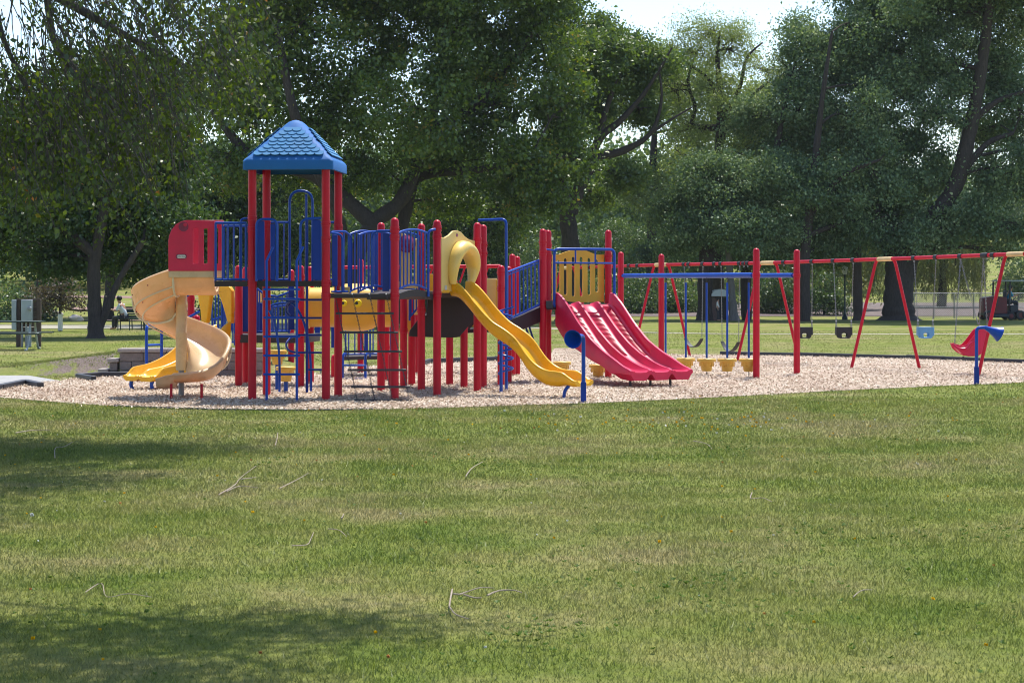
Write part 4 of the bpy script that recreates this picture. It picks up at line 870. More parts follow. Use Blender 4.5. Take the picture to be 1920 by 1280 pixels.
# lamp post
Y_ = 97; x = X(1584, Y_)
t = thing('street_lamp', 'dark green park lamp post with a pale acorn globe', 'street lamp', (x, Y_, 0))
MB().lathe([(.14, 0), (.14, .12), (.09, .2), (.05, .3), (.042, 1.0), (.038, 2.05), (.06, 2.1), (.05, 2.16), (.08, 2.2)], (x, Y_, 0), 14).build('pole', M['green_metal'], t)
g_ = MB().lathe([(.07, 2.2), (.13, 2.3), (.155, 2.42), (.14, 2.54), (.08, 2.60), (.03, 2.64)], (x, Y_, 0), 16).build('globe', M['white'], t)
MB().lathe([(.03, 2.64), (.02, 2.72), (.0, 2.76)], (x, Y_, 0), 10).build('finial', M['green_metal'], t)
# chain link fence
Y_ = 99.5; xa, xb = X(1707, Y_), X(2060, Y_); zt = Z(549.5, Y_)
t = thing('chain_link_fence', 'grey chain link fence behind the cottonwood and the mower', 'fence', (xa, Y_, 0))
for zz in (zt, Z(576, Y_)): MB().tube([(xa, Y_, zz), (xb, Y_, zz)], .022, 8).build('rail', M['steel'], t)
for a in (1707, 1714, 1751, 1789, 1826, 1900, 1975, 2060): MB().tube([(X(a, Y_), Y_, -.05), (X(a, Y_), Y_, zt+.03)], .028, 8, dome=True).build('fence_post', M['steel'], t)
mb = MB(); n = int((xb-xa)/.11)
for i in range(-12, n):
    for s_ in (1, -1):
        a = xa+i*.11; pts = []
        for zz in (0.03, zt):
            pts.append(Vector((a+(zz if s_ > 0 else zt-zz), Y_+.002*s_, zz)))
        p, q_ = pts
        if p.x > q_.x: p, q_ = q_, p
        if q_.x < xa or p.x > xb: continue
        if p.x < xa: p = p.lerp(q_, (xa-p.x)/(q_.x-p.x))
        if q_.x > xb: q_ = p.lerp(q_, (xb-p.x)/(q_.x-p.x))
        mb.tube([p, q_], .0075, 3, caps=False)
mb.build('wire_mesh', M['steel'], t)
# ride-on mower
Y_ = 96.5
def q(px_, py_, dy=0): return Vector((X(px_, Y_), Y_+dy, max(.0, Z(py_, Y_))))
x = X(1875, Y_); t = thing('riding_mower', 'dark red commercial riding mower with a canopy parked by the fence', 'mower', (x, Y_, 0))
def qbox(name, x0, x1, y0, y1, mat, d=.9, parent=t, bev=.05, dy=0):
    a, b_ = q(x0, y1), q(x1, y0); return MB().box(((a.x+b_.x)/2, Y_+dy, (a.z+b_.z)/2), (b_.x-a.x, d, b_.z-a.z)).build(name, mat, parent, bevel=bev)
mb = MB().prism([(0, 0), (0, .72), (.06, .80), (.62, .86), (1.12, .80), (1.16, 0)], [], (q(1840, 588).x, Y_, q(0, 588).z), (1, 0, 0), (0, 0, 1), (0, 1, 0), .95); hd = mb.build('engine_hood', M['mower'], t, bevel=.04)
mb = MB(); [mb.box((q(1842, 0).x+.02, Y_-.2+i*.1, q(0, 575).z), (.06, .05, .4)) for i in range(5)]; mb.build('grille', M['black'], hd)
qbox('chassis', 1840, 1912, 583, 591, M['black'], .8)
for a, py_, r in ((1848, 588, .24), (1908, 587, .24), (1890, 590, .20)):
    for k in (-1, 1):
        wv = MB().lathe([(r*.55, -.13), (r*.9, -.12), (r, -.06), (r, .06), (r*.9, .12), (r*.55, .13)], (X(a, Y_), Y_+k*.55, r), 22, (0, 1, 0)).build('wheel', M['rubber'], t)
        MB().lathe([(r*.2, -.14), (r*.5, -.135), (r*.5, .135), (r*.2, .14)], (X(a, Y_), Y_+k*.55, r), 16, (0, 1, 0)).build('rim', M['mower'], wv)
cn = MB().box((q(1890, 0).x, Y_, q(0, 526.5).z), (q(1915, 0).x-q(1864, 0).x, 1.1, .07)).build('canopy', M['greybox'], t, bevel=.03)
for a in (1866, 1889):
    for k in (-1, 1): MB().tube([(X(a-1, Y_), Y_+k*.45, .7), (X(a+1, Y_), Y_+k*.45, q(0, 528).z)], .045, 8).build('canopy_post', M['black'], t)
qbox('seat', 1884, 1893, 560, 567, M['black'], .5); qbox('seat_back', 1882, 1886, 545, 567, M['black'], .5)
MB().tube([q(1899, 590), q(1903, 572), q(1901, 566)], .04, 8).build('steering_column', M['black'], t)
MB().tube([Vector((q(1902, 0).x+.0, Y_+.18*math.cos(a), q(0, 565).z+.14*math.sin(a))) for a in [i*PI/6 for i in range(12)]], .018, 6, closed=True).build('steering_wheel', M['black'], t)
qbox('front_deck', 1910, 1935, 584, 594, M['black'], 1.5, bev=.06); qbox('side_deck', 1856, 1884, 588, 595, M['black'], 1.6, bev=.05); qbox('floor_panel', 1890, 1906, 572, 590, M['black'], .8)
person('driver in a bright blue shirt seated on the red mower', (X(1890, Y_), Y_, .42), seated(.05, .5), (M['skin'], M['shirtb'], M['trouser'], M['hair']), .92, PI/2)
# ================================================================== PLAY STRUCTURE
PR = .0635
PS = thing('play_structure', 'red blue and yellow playground structure with roofed tower, tunnel and several slides', 'play structure', (X(700, 32), 32, 0))
def post(px, Y_, ztop, clamps=(), parent=PS, r=PR, dome=True):
    x = X(px, Y_) if abs(px) > 30 else px
    mb = MB().tube([(x, Y_, -.06), (x, Y_, ztop*.5), (x, Y_, ztop)], r, 20, dome=dome); o = mb.build('post', M['red'], parent)
    for z in clamps:
        c = MB().lathe([(r, -.045), (r+.010, -.045), (r+.011, -.032), (r+.004, -.03), (r+.004, .03), (r+.011, .032), (r+.010, .045), (r, .045)], (x, Y_, z), 20)
        for a in (0.5, 3.6): c.ball((x+(r+.014)*math.cos(a), Y_-(r+.014)*math.sin(a), z), .012, 8)
        c.build('clamp', M['red'], o)
    return o
FL = Vector((X(473, 30.5), 30.5, 0)); FR = Vector((X(611, 30.42), 30.42, 0)); BL = Vector((-3.895, 31.6, 0)); BR = Vector((-2.752, 31.52, 0))
DZ = 1.83
for p, cl in ((FL, (2.79, 2.62, DZ-.04)), (FR, (2.70, 2.46, 1.80, 1.60)), (BL, (2.68, DZ-.04)), (BR, (2.68, 2.57, 1.78))): post(p.x, p.y, 3.60, cl, dome=False)
# --- roof
RC = (FL+FR+BL+BR)/4; u = (FR-FL).normalized(); v = Vector((-u.y, u.x, 0))
def ring(h, z, cr, n=6):
    out = []
    for cx, cy, a0 in ((1, 1, 0), (-1, 1, PI/2), (-1, -1, PI), (1, -1, 3*PI/2)):
        for k in range(n+1):
            a = a0+PI/2*k/n; p = RC+u*(cx*(h-cr)+cr*math.cos(a))+v*(cy*(h-cr)+cr*math.sin(a)); out.append((p.x, p.y, z))
    return out
H0 = .70
rs = [ring(H0-.03, 3.52, .04), ring(H0, 3.525, .05), ring(H0, 3.655, .06), ring(H0-.02, 3.69, .07), ring(H0-.06, 3.725, .08)]
for k in range(1, 9):
    f = k/9; rs.append(ring(H0-.06-(H0-.06-.20)*f, 3.725+.49*f, .08+.08*f))
for h, z, c in ((.20, 4.215, .17), (.155, 4.262, .145), (.105, 4.30, .10), (.05, 4.322, .048), (.012, 4.33, .011)): rs.append(ring(h, z, c))
rb = MB().loft(rs, caps=False); roof = rb.build('roof', M['roof'], PS, ang=35)
slope = math.atan2(.49, (H0-.06-.20))
for d, w_ in ((-v, u), (u, v), (v, -u), (-u, -v)):
    mb = MB(); nr = 8; o_ = RC+d*(H0-.055)+Vector((0, 0, 3.735)); up = (-d*math.cos(slope)+Vector((0, 0, math.sin(slope)))); nn = (d*math.sin(slope)+Vector((0, 0, math.cos(slope))))
    Ls = .60; rowh = Ls/nr; sw = .135
    for r_ in range(nr):
        s0 = r_*rowh; half = (H0-.165)*(1-(s0+rowh*.5)/(Ls*1.33)); n = max(1, int(2*half/sw)); off = 0
        n = int(round(2*half/sw)); 
        for k in range(n):
            c = -n*sw/2+sw*(k+.5)
            pts = [(c-sw*.5, rowh*1.35), (c+sw*.5, rowh*1.35)]
            for j in range(9):
                a = PI*j/8; pts.append((c+sw*.49*math.cos(a), .042-.042*math.sin(a)))
            tilt = (up-nn*.16).normalized()
            mb.prism(pts, [], o_+up*s0+nn*(.018), w_, -tilt*-1, nn, .012)
    mb.build('shingles', M['rooflight'], roof, ang=50)
# --- decks
def deck(pts, z, th=.085, name='deck'):
    c = MB(); c.prism([(p[0], p[1]) for p in pts], [], (0, 0, z-th/2), (1, 0, 0), (0, 1, 0), (0, 0, 1), th); return c.build(name, M['deck'], PS, bevel=.006)
def Q(px, Y_): return (X(px, Y_), Y_)
deck([(FL.x, FL.y), (FR.x, FR.y), (BR.x, BR.y), (BL.x, BL.y)], DZ)
deck([Q(402, 30.6), (FL.x-.005, FL.y+.02), (BL.x-.005, BL.y-.01), (X(402, 30.6)+.09, 31.68)], DZ-.002)
def rail(path_top, zb, bars, r=.019, rb=.0125, arcb=0, name='guard_rail', mat=None, post_ends=True, parent=PS, plates=(), inset=0):
    """guard rail: tube along path_top (list of 3-D pts), vertical bars at fractions, bottom tube at zb"""
    mat = mat or M['blue']; mb = MB(); P_ = [Vector(p) for p in path_top]; a, b_ = P_[0], P_[-1]
    mb.tube(P_, r, 10)
    cum = [0]
    for p, q_ in zip(P_, P_[1:]): cum.append(cum[-1]+math.hypot(q_.x-p.x, q_.y-p.y))
    def at(f):
        s_ = f*cum[-1]
        for i in range(len(P_)-1):
            if s_ <= cum[i+1]+1e-9: t_ = (s_-cum[i])/max(1e-9, cum[i+1]-cum[i]); return P_[i].lerp(P_[i+1], t_)
        return P_[-1]
    def bz(f): return zb+arcb*math.sin(PI*f) if not hasattr(zb, '__len__') else zb[0]+(zb[1]-zb[0])*f+arcb*math.sin(PI*f)
    bp = []
    for k in range(9):
        f = k/8; p = at(f); bp.append((p.x, p.y, bz(f)))
    mb.tube(bp, r*.9, 10)
    fr = [(i+.5)/bars for i in range(bars)] if isinstance(bars, int) else bars
    for f in fr: p = at(f); mb.tube([(p.x, p.y, bz(f)), (p.x, p.y, p.z)], rb, 8, caps=False)
    if post_ends:
        for f in (0, 1): p = at(f); mb.tube([(p.x, p.y, bz(f)-.06), (p.x, p.y, p.z)], r*.9, 10)
    return mb.build(name, mat, parent)
def plate(px0, px1, y0, y1, Y0, Y1=None, mat=None, th=.02, name='panel'):
    Y1 = Y1 or Y0; a = P(px0, y1, Y0); b_ = P(px1, y1, Y1); zt = Z(y0, (Y0+Y1)/2); zb_ = Z(y1, (Y0+Y1)/2)
    d = (Vector((b_.x-a.x, b_.y-a.y, 0))); return MB().prism([(0, zb_), (d.length, zb_), (d.length, zt), (0, zt)], [], (a.x, a.y, 0), d.normalized(), (0, 0, 1), Vector((-d.y, d.x, 0)), th).build(name, mat or M['navy'], PS, bevel=.006)
# left extension guard rails
Yr = 30.62
rail([P(404, 418, Yr), P(440, 418.5, Yr), P(462, 418, Yr-.05)], DZ+.02, [.02, .22, .40, .58, .78, .97])
rail([P(420, 424, 31.6), P(460, 424, 31.6), P(492, 424, 31.6)], DZ+.02, 6)
MB().tube(rnd([P(452, 527, Yr), P(452, 418, Yr), P(452, 411, Yr), P(466, 409, Yr)], .06), .018, 8).build('grab_bar', M['blue'], PS)
# front entry frames of the tower
Yf = 30.36
MB().tube(rnd([P(481, 527, Yf), P(481, 411, Yf), P(519, 411, Yf), P(519, 527, Yf)], .11), .020, 10).build('entry_frame', M['blue'], PS)
MB().tube(rnd([P(563, 527, Yf), P(563, 411, Yf), P(602, 409, Yf)], .13), .020, 10).build('entry_frame', M['blue'], PS)
plate(484, 496, 414, 524, Yf); plate(507, 516, 420, 524, Yf); plate(587, 601, 412, 524, Yf)
MB().tube([P(575.5, 411, Yf), P(575.5, 735, Yf+.35)], .021, 10).build('fire_pole', M['navy'], PS)
# back rails with the tall arch
Yb = 31.62
rail([P(501, 417, Yb), P(541, 417, Yb)], DZ+.02, [.12, .5, .78], post_ends=False)
MB().tube(rnd([P(543, 527, Yb), P(543, 358, Yb), P(586, 358, Yb), P(586, 527, Yb)], .19, 7), .021, 10).build('arch_rail', M['blue'], PS)
MB().tube([P(574, 364, Yb+.1), P(574, 527, Yb+.1)], .020, 8).build('grab_bar', M['blue'], PS)
rail([P(590, 417, Yb), P(630, 417, Yb-.05)], DZ+.02, [.3, .7], post_ends=False)
# --- straight ladder in front
Yl = 30.05
t_ = MB()
def ladder_rails():
    for px in (500, 556.5):
        MB().tube([P(px, 752, Yl+.05), P(px, 600, Yl), P(px, 489, Yl), P(px+12, 463, Yl+.12)], .0195, 10).build('ladder_rail', M['blue'], PS)
    for y_ in (542, 560, 595, 630.5, 666, 701):
        MB().tube([P(494, y_+.5, Yl), P(562.5, y_+.5, Yl)], .0165, 8).build('rung', M['blue'], PS)
ladder_rails()
# loop climber behind the ladder
Yc = 30.9
for y_, l in ((562, 1), (596, 1), (628, 0), (661, 1), (693, 0)):
    if l:
        loop = rnd([P(604, y_, Yc), P(545, y_, Yc), P(534, y_-14 if y_ != 562 else y_+14, Yc+.25), P(545, y_-30 if y_ != 562 else y_+34, Yc+.45), P(560, y_-30 if y_ != 562 else y_+34, Yc+.5)], .14)
    else: loop = [P(604, y_, Yc), P(556 if y_ != 693 else 574, y_, Yc)]
    MB().tube(loop, .0165, 8).build('rung', M['navy'], PS)
MB().tube(smooth_path([P(505, 582, 31.0), P(514, 602, 31.0), P(521, 640, 31.0), P(524, 680, 31), P(524, 734, 31.1)]), .019, 8).build('climber_rail', M['blue'], PS)
MB().tube(smooth_path([P(536, 564, 31.1), P(552, 572, 31.1), P(568, 600, 31.1), P(578, 640, 31.1), P(583, 690, 31.1), P(583, 733, 31.1)]), .019, 8).build('climber_rail', M['blue'], PS)
# stepping pods behind the ladder
def pod(px, y_, Y_, rr=.19, base=True, parent=PS, mat=None):
    x = X(px, Y_); z = Z(y_, Y_)
    pm = MB().lathe([(.05, -.235), (rr*.50, -.235), (rr*.56, -.20), (rr*.60, -.13), (rr*.70, -.12), (rr*.76, -.055), (rr, -.05), (rr*1.03, -.03), (rr, 0), (rr*.95, .008), (rr*.4, .012), (0.001, .012)], (x, Y_, z), 22)
    c = pm
    for k in range(8):
        a = k*PI/4; c.box((x+rr*.72*math.cos(a), Y_+rr*.72*math.sin(a), z-.10), (.02, .035, .08), rz=a)
    o = pm.build('step_pod', M['pod'], parent, ang=50)
    if base: MB().tube([(x, Y_, -.05), (x, Y_, z-.22)], .035, 10).build('pod_post', M['blue'], o)
    return o
pod(520, 657, 33.3, .155); pod(536, 688, 32.6, .165)
# --- bridge deck and chain net
E_ = (740, 30.62); deck([(FR.x+.0, FR.y+.05), Q(737, 30.6), Q(722, 32.6), (BR.x+.02, BR.y+.3)], 1.635, .07)
post(740, 30.62, Z(408, 30.62), (2.62, 2.50, 1.60)); post(714.5, 32.9, Z(417, 32.9), (2.5, 2.36, 1.6))
post(819.5, 31.6, Z(412, 31.6), (2.66, 2.53, 1.62)); post(790, 33.3, Z(419, 33.3), (2.45, 2.3, 1.35)); post(895, 32.8, Z(417, 32.8), (2.5, 2.3)); post(906, 34.15, Z(421, 34.15), (2.45, 2.3))
for px, Y_, t1, cl in ((757, 33.9, 1.6, (.98,)), (772, 34.9, 1.55, ()), (780.5, 39.6, 1.3, ()), (843, 35, 1.2, ()), (870, 34.1, 1.2, (1.07,)), (724, 36.5, 1.2, (.62,)), (447.5, 34.5, Z(497, 34.5), (.87, 1.9)), (461, 35.6, Z(500, 35.6), (.9,)), (518.5+45, 34.3, Z(497, 34.3), (1.0, 1.9)), (582, 35.5, Z(499, 35.5), (1.05,)), (546, 40, Z(505, 40), ()), (676, 39.8, Z(485, 39.8), ()), (939.5, 34.6, Z(497, 34.6), (1.98, 1.7)), (953, 35.7, Z(499, 35.7), ()), (960.5, 38.6, Z(476, 38.6), (2.1,)), (969.5, 38.9, Z(480, 38.9), ()), (1018, 36, Z(429, 36), (2.53, 2.35, 1.43)), (1027.5, 37.1, Z(431, 37.1), (2.5, 2.3, 1.4)), (1140.5, 37.6, Z(431, 37.6), (2.3, 1.43)), (358, 36.2, Z(515, 36.2), (1.5,)), (369, 37.2, 1.2, ()), (735, 34.4, .6, ()), (627, 37.5, .45, ()), (737, 38.5, .45, ()), (466, 36.6, .9, ())): post(px, Y_, t1, cl)
def net():
    top = [P(a, 551, 30.52) for a in (628, 660.5, 692.5, 724)]; bot = [P(670, 743, 29.95)+Vector((0, 0, .02)), P(703, 741, 29.95), P(736, 741, 29.95), P(768, 743, 29.95)]
    for p in bot: p.z = .03
    for a, b_ in zip(top, bot):
        mb = MB(); L_ = (b_-a).length; n = int(L_/.032); d = (b_-a)/n; dn = d.normalized(); s1 = dn.cross(Vector((0, 1, 0))).normalized(); s2 = dn.cross(s1)
        for i in range(n):
            c = a+d*(i+.5); s_ = s1 if i % 2 else s2
            mb.tube([c+dn*.022*math.cos(q_)+s_*.010*math.sin(q_) for q_ in [k*PI/3 for k in range(6)]], .0042, 4, closed=True)
        mb.build('chain', M['chain'], PS)
    mb = MB(); [mb.ball(p+Vector((0, -.015, .0)), .013, 8) for p in top]; mb.build('bolt', M['white'], PS)
    for y_ in (586.5, 621, 655, 688, 718, 741.5):
        f = (y_-551)/(742-551); a = top[0].lerp(bot[0], f); b_ = top[3].lerp(bot[3], f); d = (b_-a).normalized()*.05
        MB().tube([a-d, b_+d], .017, 8).build('net_rung', M['chain'], PS)
net()
# rails of the bridge deck
def arcpath(px0, px1, y0, ym, Y0, Y1, n=10): return [P(px0+(px1-px0)*k/n, y0+(ym-y0)*math.sin(PI*k/n)**.8, Y0+(Y1-Y0)*k/n) for k in range(n+1)]
rail(arcpath(656, 706, 439.5, 433, 32.2, 32.6), 1.66, 8, arcb=.07)
rail(arcpath(672, 735, 441, 434, 31.5, 32.2), 1.66, 8, arcb=.09)
rail(rnd([P(622, 434, 30.9), P(647, 434, 31.1), P(656, 441, 31.3), P(657, 444, 31.32)], .05), 1.66, 3, post_ends=False)
MB().tube(rnd([P(697, 548, 30.75), P(697, 433, 30.75), P(736, 433, 30.66)], .14), .019, 10).build('entry_frame', M['blue'], PS)
plate(717, 730, 437, 546, 30.7); plate(622.5, 633, 440, 536, 30.9, mat=M['blue'])
MB().tube(rnd([P(642, 548, 30.8), P(642, 440, 30.8), P(620, 436, 30.6)], .1), .019, 10).build('entry_frame', M['blue'], PS)
plate(637, 656, 538, 548, 31.2, mat=M['cream'])
# arched bridge E to G
def archdeck():
    r0 = []; A = Vector((X(746, 30.75), 30.75, 0)); B_ = Vector((X(812, 31.55), 31.55, 0)); W_ = Vector((-.55, .95, 0)); rings = []
    for k in range(11):
        f = k/10; c = A.lerp(B_, f); z = 1.62+.075*math.sin(PI*f); rings.append([(c.x, c.y, z), (c.x+W_.x, c.y+W_.y, z), (c.x+W_.x, c.y+W_.y, z-.09-.03*math.sin(PI*f)), (c.x, c.y, z-.09-.02*math.sin(PI*f))])
    MB().loft(rings).build('arch_deck', M['deck'], PS, ang=50)
archdeck()
rail(arcpath(747, 800, 437, 430.5, 30.68, 31.4), 1.70, 8, arcb=.07, post_ends=False)
MB().tube(rnd([P(803, 556, 31.42), P(803, 436, 31.42), P(808, 431, 31.45), P(816, 430, 31.5)], .05), .021, 10).build('grab_bar', M['blue'], PS)
rail(arcpath(728, 786, 443, 436, 32.9, 33.25), 1.66, 6, arcb=.05)
# cream panel with the bubble
mb = MB(); Y_ = 33.05
out = [(722, 540), (784, 540), (784, 448), (776, 447), (768, 444), (758, 438), (748, 436), (738, 438), (722, 446)]
def pol(pts, holes, Y0, th, name, mat, parent=PS, sl=0.0, px0=0, ang=40, bevel=.006):
    """flat panel from an outline read at depth Y0; sl turns it (depth gained per metre to the right)"""
    c = pts[0]; 
    def cv(p): return ((p[0]-px0)*Y0/F, Z(p[1], Y0))
    U_ = Vector((1, sl, 0)); N_ = Vector((-sl, 1, 0))
    return MB().prism([cv(p) for p in pts], [[cv(p) for p in h] for h in holes], (X(px0, Y0), Y0, 0), U_, (0, 0, 1), N_, th).build(name, mat, parent, ang=ang, bevel=bevel)
pn = pol(out, [[(a-2.2, 462), (a+2.2, 462), (a+2.2, 528), (a-2.2, 528)] for a in (731, 740, 749, 774)], Y_, .04, 'play_panel', M['cream'], px0=722)
MB().lathe([(.001, .085), (.05, .08), (.10, .05), (.13, .01), (.15, 0), (.15, -.02)], (X(763, 32.98), 32.98, Z(457, 33)), 22, (.25, -1, 0)).build('bubble_window', M['magenta'], pn)
# --- slide hood panel and wave slide
d = Vector((.81, -.585, 0)).normalized(); wv = Vector((.585, .81, 0)).normalized()
S0 = Vector((-1.02, 32.0, 0)); WW = .50
def u_section(c, side, up, w_, dep, wall=.05, bedr=.07):
    """U shaped chute section, open on top; c = middle of the rim line"""
    h = w_/2; o = [(-h, -.012), (-h+.012, 0), (-h+wall-.012, 0), (-h+wall, -.012), (-h+wall+.012, -dep+bedr+.03), (-h+wall+.035, -dep+.062), (-h+wall+.09, -dep+.04), (0, -dep+.032), (h-wall-.09, -dep+.04), (h-wall-.035, -dep+.062), (h-wall-.012, -dep+bedr+.03), (h-wall, -.012), (h-wall+.012, 0), (h-.012, 0), (h, -.012), (h+.0, -dep*.6), (h-.03, -dep+.02), (h-.07, -dep), (-h+.07, -dep), (-h+.03, -dep+.02), (-h, -dep*.6)]
    return [tuple(c+side*a+up*b_) for a, b_ in o]
rimT = [(0, 1.83), (.15, 1.82), (.35, 1.66), (.62, 1.38), (.85, 1.19), (1.12, 1.06), (1.33, .92), (1.59, .60), (1.8, .475), (1.92, .44), (2.15, .43), (2.27, .40), (2.36, .30), (2.5, .285), (2.6, .28)]
def smtab(tab, s_, w_=.08): return sum(interp(tab, s_+k*w_/2) for k in (-2, -1, 0, 1, 2))/5
rings = []; ns = 64
for k in range(ns+1):
    s_ = 2.46*k/ns; c = S0+d*s_+wv*(WW/2); z = smtab(rimT, s_); dep = .24 if s_ < 2.1 else .24-(s_-2.1)*.44
    bend = max(dep, z-.19 if s_ > 2.3 else dep) if False else dep
    rings.append(u_section(Vector((c.x, c.y, z)), wv, Vector((0, 0, 1)), WW, max(.085, dep)))
ws = MB().loft(rings).build('wave_slide', M['yellow'], PS, ang=55)
c = S0+d*2.3+wv*.12; MB().tube(smooth_path([(c.x-.03, c.y, .22), (c.x-.10, c.y, .12), (c.x-.12, c.y, -.05)]), .026, 8).build('slide_foot', M['blue'], ws)
# hood panel (between posts) with arch opening
G3 = Vector((X(826, 31.65), 31.65, 0)); I3 = Vector((X(889, 32.75), 32.75, 0)); Up = (I3-G3); Lp = Up.length; Up.normalize(); Np = Vector((Up.y, -Up.x, 0))
zb_, zt_ = 1.66, 2.50
otl = [(0, zb_), (.30*Lp, zb_), (.27*Lp, 1.95), (.30*Lp, 2.15), (.42*Lp, 2.30), (.58*Lp, 2.35), (.74*Lp, 2.30), (.86*Lp, 2.13), (.86*Lp, 1.95), (.80*Lp, zb_), (Lp, zb_), (Lp, 2.49), (.84*Lp, 2.50), (.70*Lp, 2.55), (.58*Lp, 2.62), (.46*Lp, 2.645), (.34*Lp, 2.63), (.22*Lp, 2.56), (.10*Lp, 2.52), (0, 2.52)]
hp = MB().prism(otl, [], G3, Up, (0, 0, 1), Np, .035).build('slide_hood', M['cream'], PS, bevel=.008)
arch = [(.25, 1.78), (.24, 1.95), (.27, 2.14), (.36, 2.29), (.50, 2.37), (.64, 2.35), (.78, 2.25), (.86, 2.08), (.84, 1.93), (.78, 1.78)]
ar = smooth_path([G3+Up*(a*Lp)+Vector((0, 0, z))+Np*.07 for a, z in arch], 5)
rings = []
for i, p in enumerate(ar):
    t_ = (ar[min(i+1, len(ar)-1)]-ar[max(i-1, 0)]).normalized(); s_ = t_.cross(Np).normalized(); f = i/(len(ar)-1); wd_ = .052+.056*math.sin(PI*f); dp = .05+.12*math.sin(PI*f)
    rings.append([tuple(p+s_*(wd_*math.cos(a))*(1)+Np*(dp*math.sin(a))) for a in [q_*PI/6 for q_ in range(12)]])
MB().loft(rings).build('hood_ring', M['hoodyellow'], hp, ang=60)
MB().prism([(0, 0), (.05, .0), (.06, .03), (.05, .05), (.0, .05), (-.01, .03)], [], G3+Up*(.43*Lp)+Vector((0, 0, 2.54))+Np*.02, Up, (0, 0, 1), Np, .006).build('badge', M['magenta'], hp)
MB().box(tuple(G3+Up*(.12*Lp)+Vector((0, 0, 1.72))+Np*.02), (.07, .006, .07), M=Matrix((Up, Np, Vector((0, 0, 1)))).transposed()).build('sticker', M['whiteSt'], hp)
# deck 3 with its dark stair side
deck([Q(819, 31.62), Q(895, 32.82), Q(906, 34.1), Q(792, 33.4)], 1.66, .10)
plate(826, 843, 543.5, 549, 31.7, mat=M['yellow'])
sd_ = [(802, 552), (842, 550), (886, 575), (888, 600), (862, 630), (842, 632), (767, 630), (768, 620), (786, 596), (800, 590)]
pol(sd_, [], 33.45, .07, 'stair_side', M['deck'], px0=800, sl=.1)
pol([(a+6, b_+1) for a, b_ in sd_], [], 34.6, .07, 'stair_side', M['deck'], px0=800, sl=.1)
for k in range(4): MB().box((X(868-k*24, 34), 34.0, 1.45-.14*k), (.30, .95, .05), rz=.1).build('stair_tread', M['deck'], PS)
rail([P(768, 562, 33.6), P(788, 546, 33.6)], (1.22, 1.42), 4, post_ends=True); plate(763, 770, 555, 622, 34.1, mat=M['ochre'])
plate(776, 786, 560, 590, 34.3, mat=M['cream'])
plate(800, 815, 514, 548, 34.2, mat=M['yellow']); plate(862, 888, 600, 612, 35.0, mat=M['yellow'])
MB().beam(P(872, 620, 35.2), P(936, 617, 35.2), .6, .07).build('deck', M['deck'], PS)
plate(908, 932, 522, 578, 35.6, mat=M['cream']); plate(930, 936, 524, 580, 35.5, mat=M['ochre'])
# arch bar and corkscrew climber
px_ = 949
MB().tube(rnd([P(897, 413, 33.4), P(949, 411, 33.2), P(949.5, 600, 33.2), (X(949.5, 33.2), 33.2, -.05)], .09), .024, 12).build('climber_pole', M['blue'], PS)
MB().tube([(X(939.5, 32.5), 32.5, -.05), P(939.5, 600, 32.5), P(941, 584, 32.6)], .028, 12).build('climber_post', M['blue'], PS)
hl = []; cx, cy = X(948.5, 33.0), 33.0
for k in range(150):
    a = k/149*2*PI*6.6; z = 1.40-(1.40-.28)*k/149; hl.append((cx+.118*math.cos(a), cy+.118*math.sin(a), z))
MB().tube(hl, .017, 7).build('corkscrew', M['blue'], PS)
# --- inclined ramp
for Y0, Y1 in ((34.9, 35.95), (35.9, 36.9)):
    a, b_ = P(952, 510, Y0), P(1010, 488, Y1); mb = MB(); al, bl_ = P(952, 600, Y0), P(1011, 571, Y1)
    mb.tube([a, b_], .02, 10); mb.tube([a+Vector((0, 0, -.05)), b_+Vector((0, 0, -.05))], .012, 8); mb.tube([al, bl_], .02, 10)
    for k in range(9): f = (k+.0)/8; mb.tube([al.lerp(bl_, f), a.lerp(b_, f)], .0135, 8)
    mb.build('guard_rail', M['blue'], PS)
mb = MB(); A0, B0 = P(950, 602, 34.95), P(1015, 575, 36.0); W_ = Vector((-.10, 1.0, 0))
mb.loft([[tuple(p), tuple(p+W_), tuple(p+W_-Vector((0, 0, h))), tuple(p-Vector((0, 0, h)))] for p, h in ((A0, .16), (A0.lerp(B0, .35), .27), (B0, .27))]).build('ramp_deck', M['deck'], PS, bevel=.01)
for a, b_ in ((984, 1000), (991, 1006)): MB().tube([P(a, 608, 36.6), P(b_, 655, 36.6)], .018, 8).build('climber_rail', M['navy'], PS)
# --- slide deck on the right, triple slide
wd3 = Vector((.89, .456, 0)).normalized(); d3 = Vector((wd3.y, -wd3.x, 0)); A3 = Vector((.785, 36.2, 0)); TW = 1.20
deck([Q(1020, 36.05), (A3.x+wd3.x*TW-.02, A3.y+wd3.y*TW), Q(1141, 37.65), Q(1028, 37.15)], 1.40, .09)
MB().box((X(1030, 36.0), 35.95, 1.41), (.12, .10, .13)).build('bracket', M['black'], PS)
Z1 = [(0, 1.62), (.10, 1.61), (.38, 1.44), (.83, 1.09), (1.3, .79), (1.76, .60), (2.2, .46), (2.45, .37), (2.6, .335), (2.75, .325)]
Zin = [(0, 1.40), (.06, 1.46), (.16, 1.49), (.32, 1.36), (.83, .99), (1.3, .72), (1.7, .55), (2.1, .43), (2.4, .36), (2.6, .335), (2.75, .325)]
Zbed = [(0, 1.41), (.2, 1.33), (.5, 1.12), (1.0, .76), (1.4, .53), (1.8, .37), (2.2, .285), (2.5, .27), (2.75, .27)]
Zbot = [(0, 1.05), (.2, .86), (.45, .72), (.83, .60), (1.3, .44), (1.76, .34), (2.05, .22), (2.2, .15), (2.6, .125), (2.75, .14)]
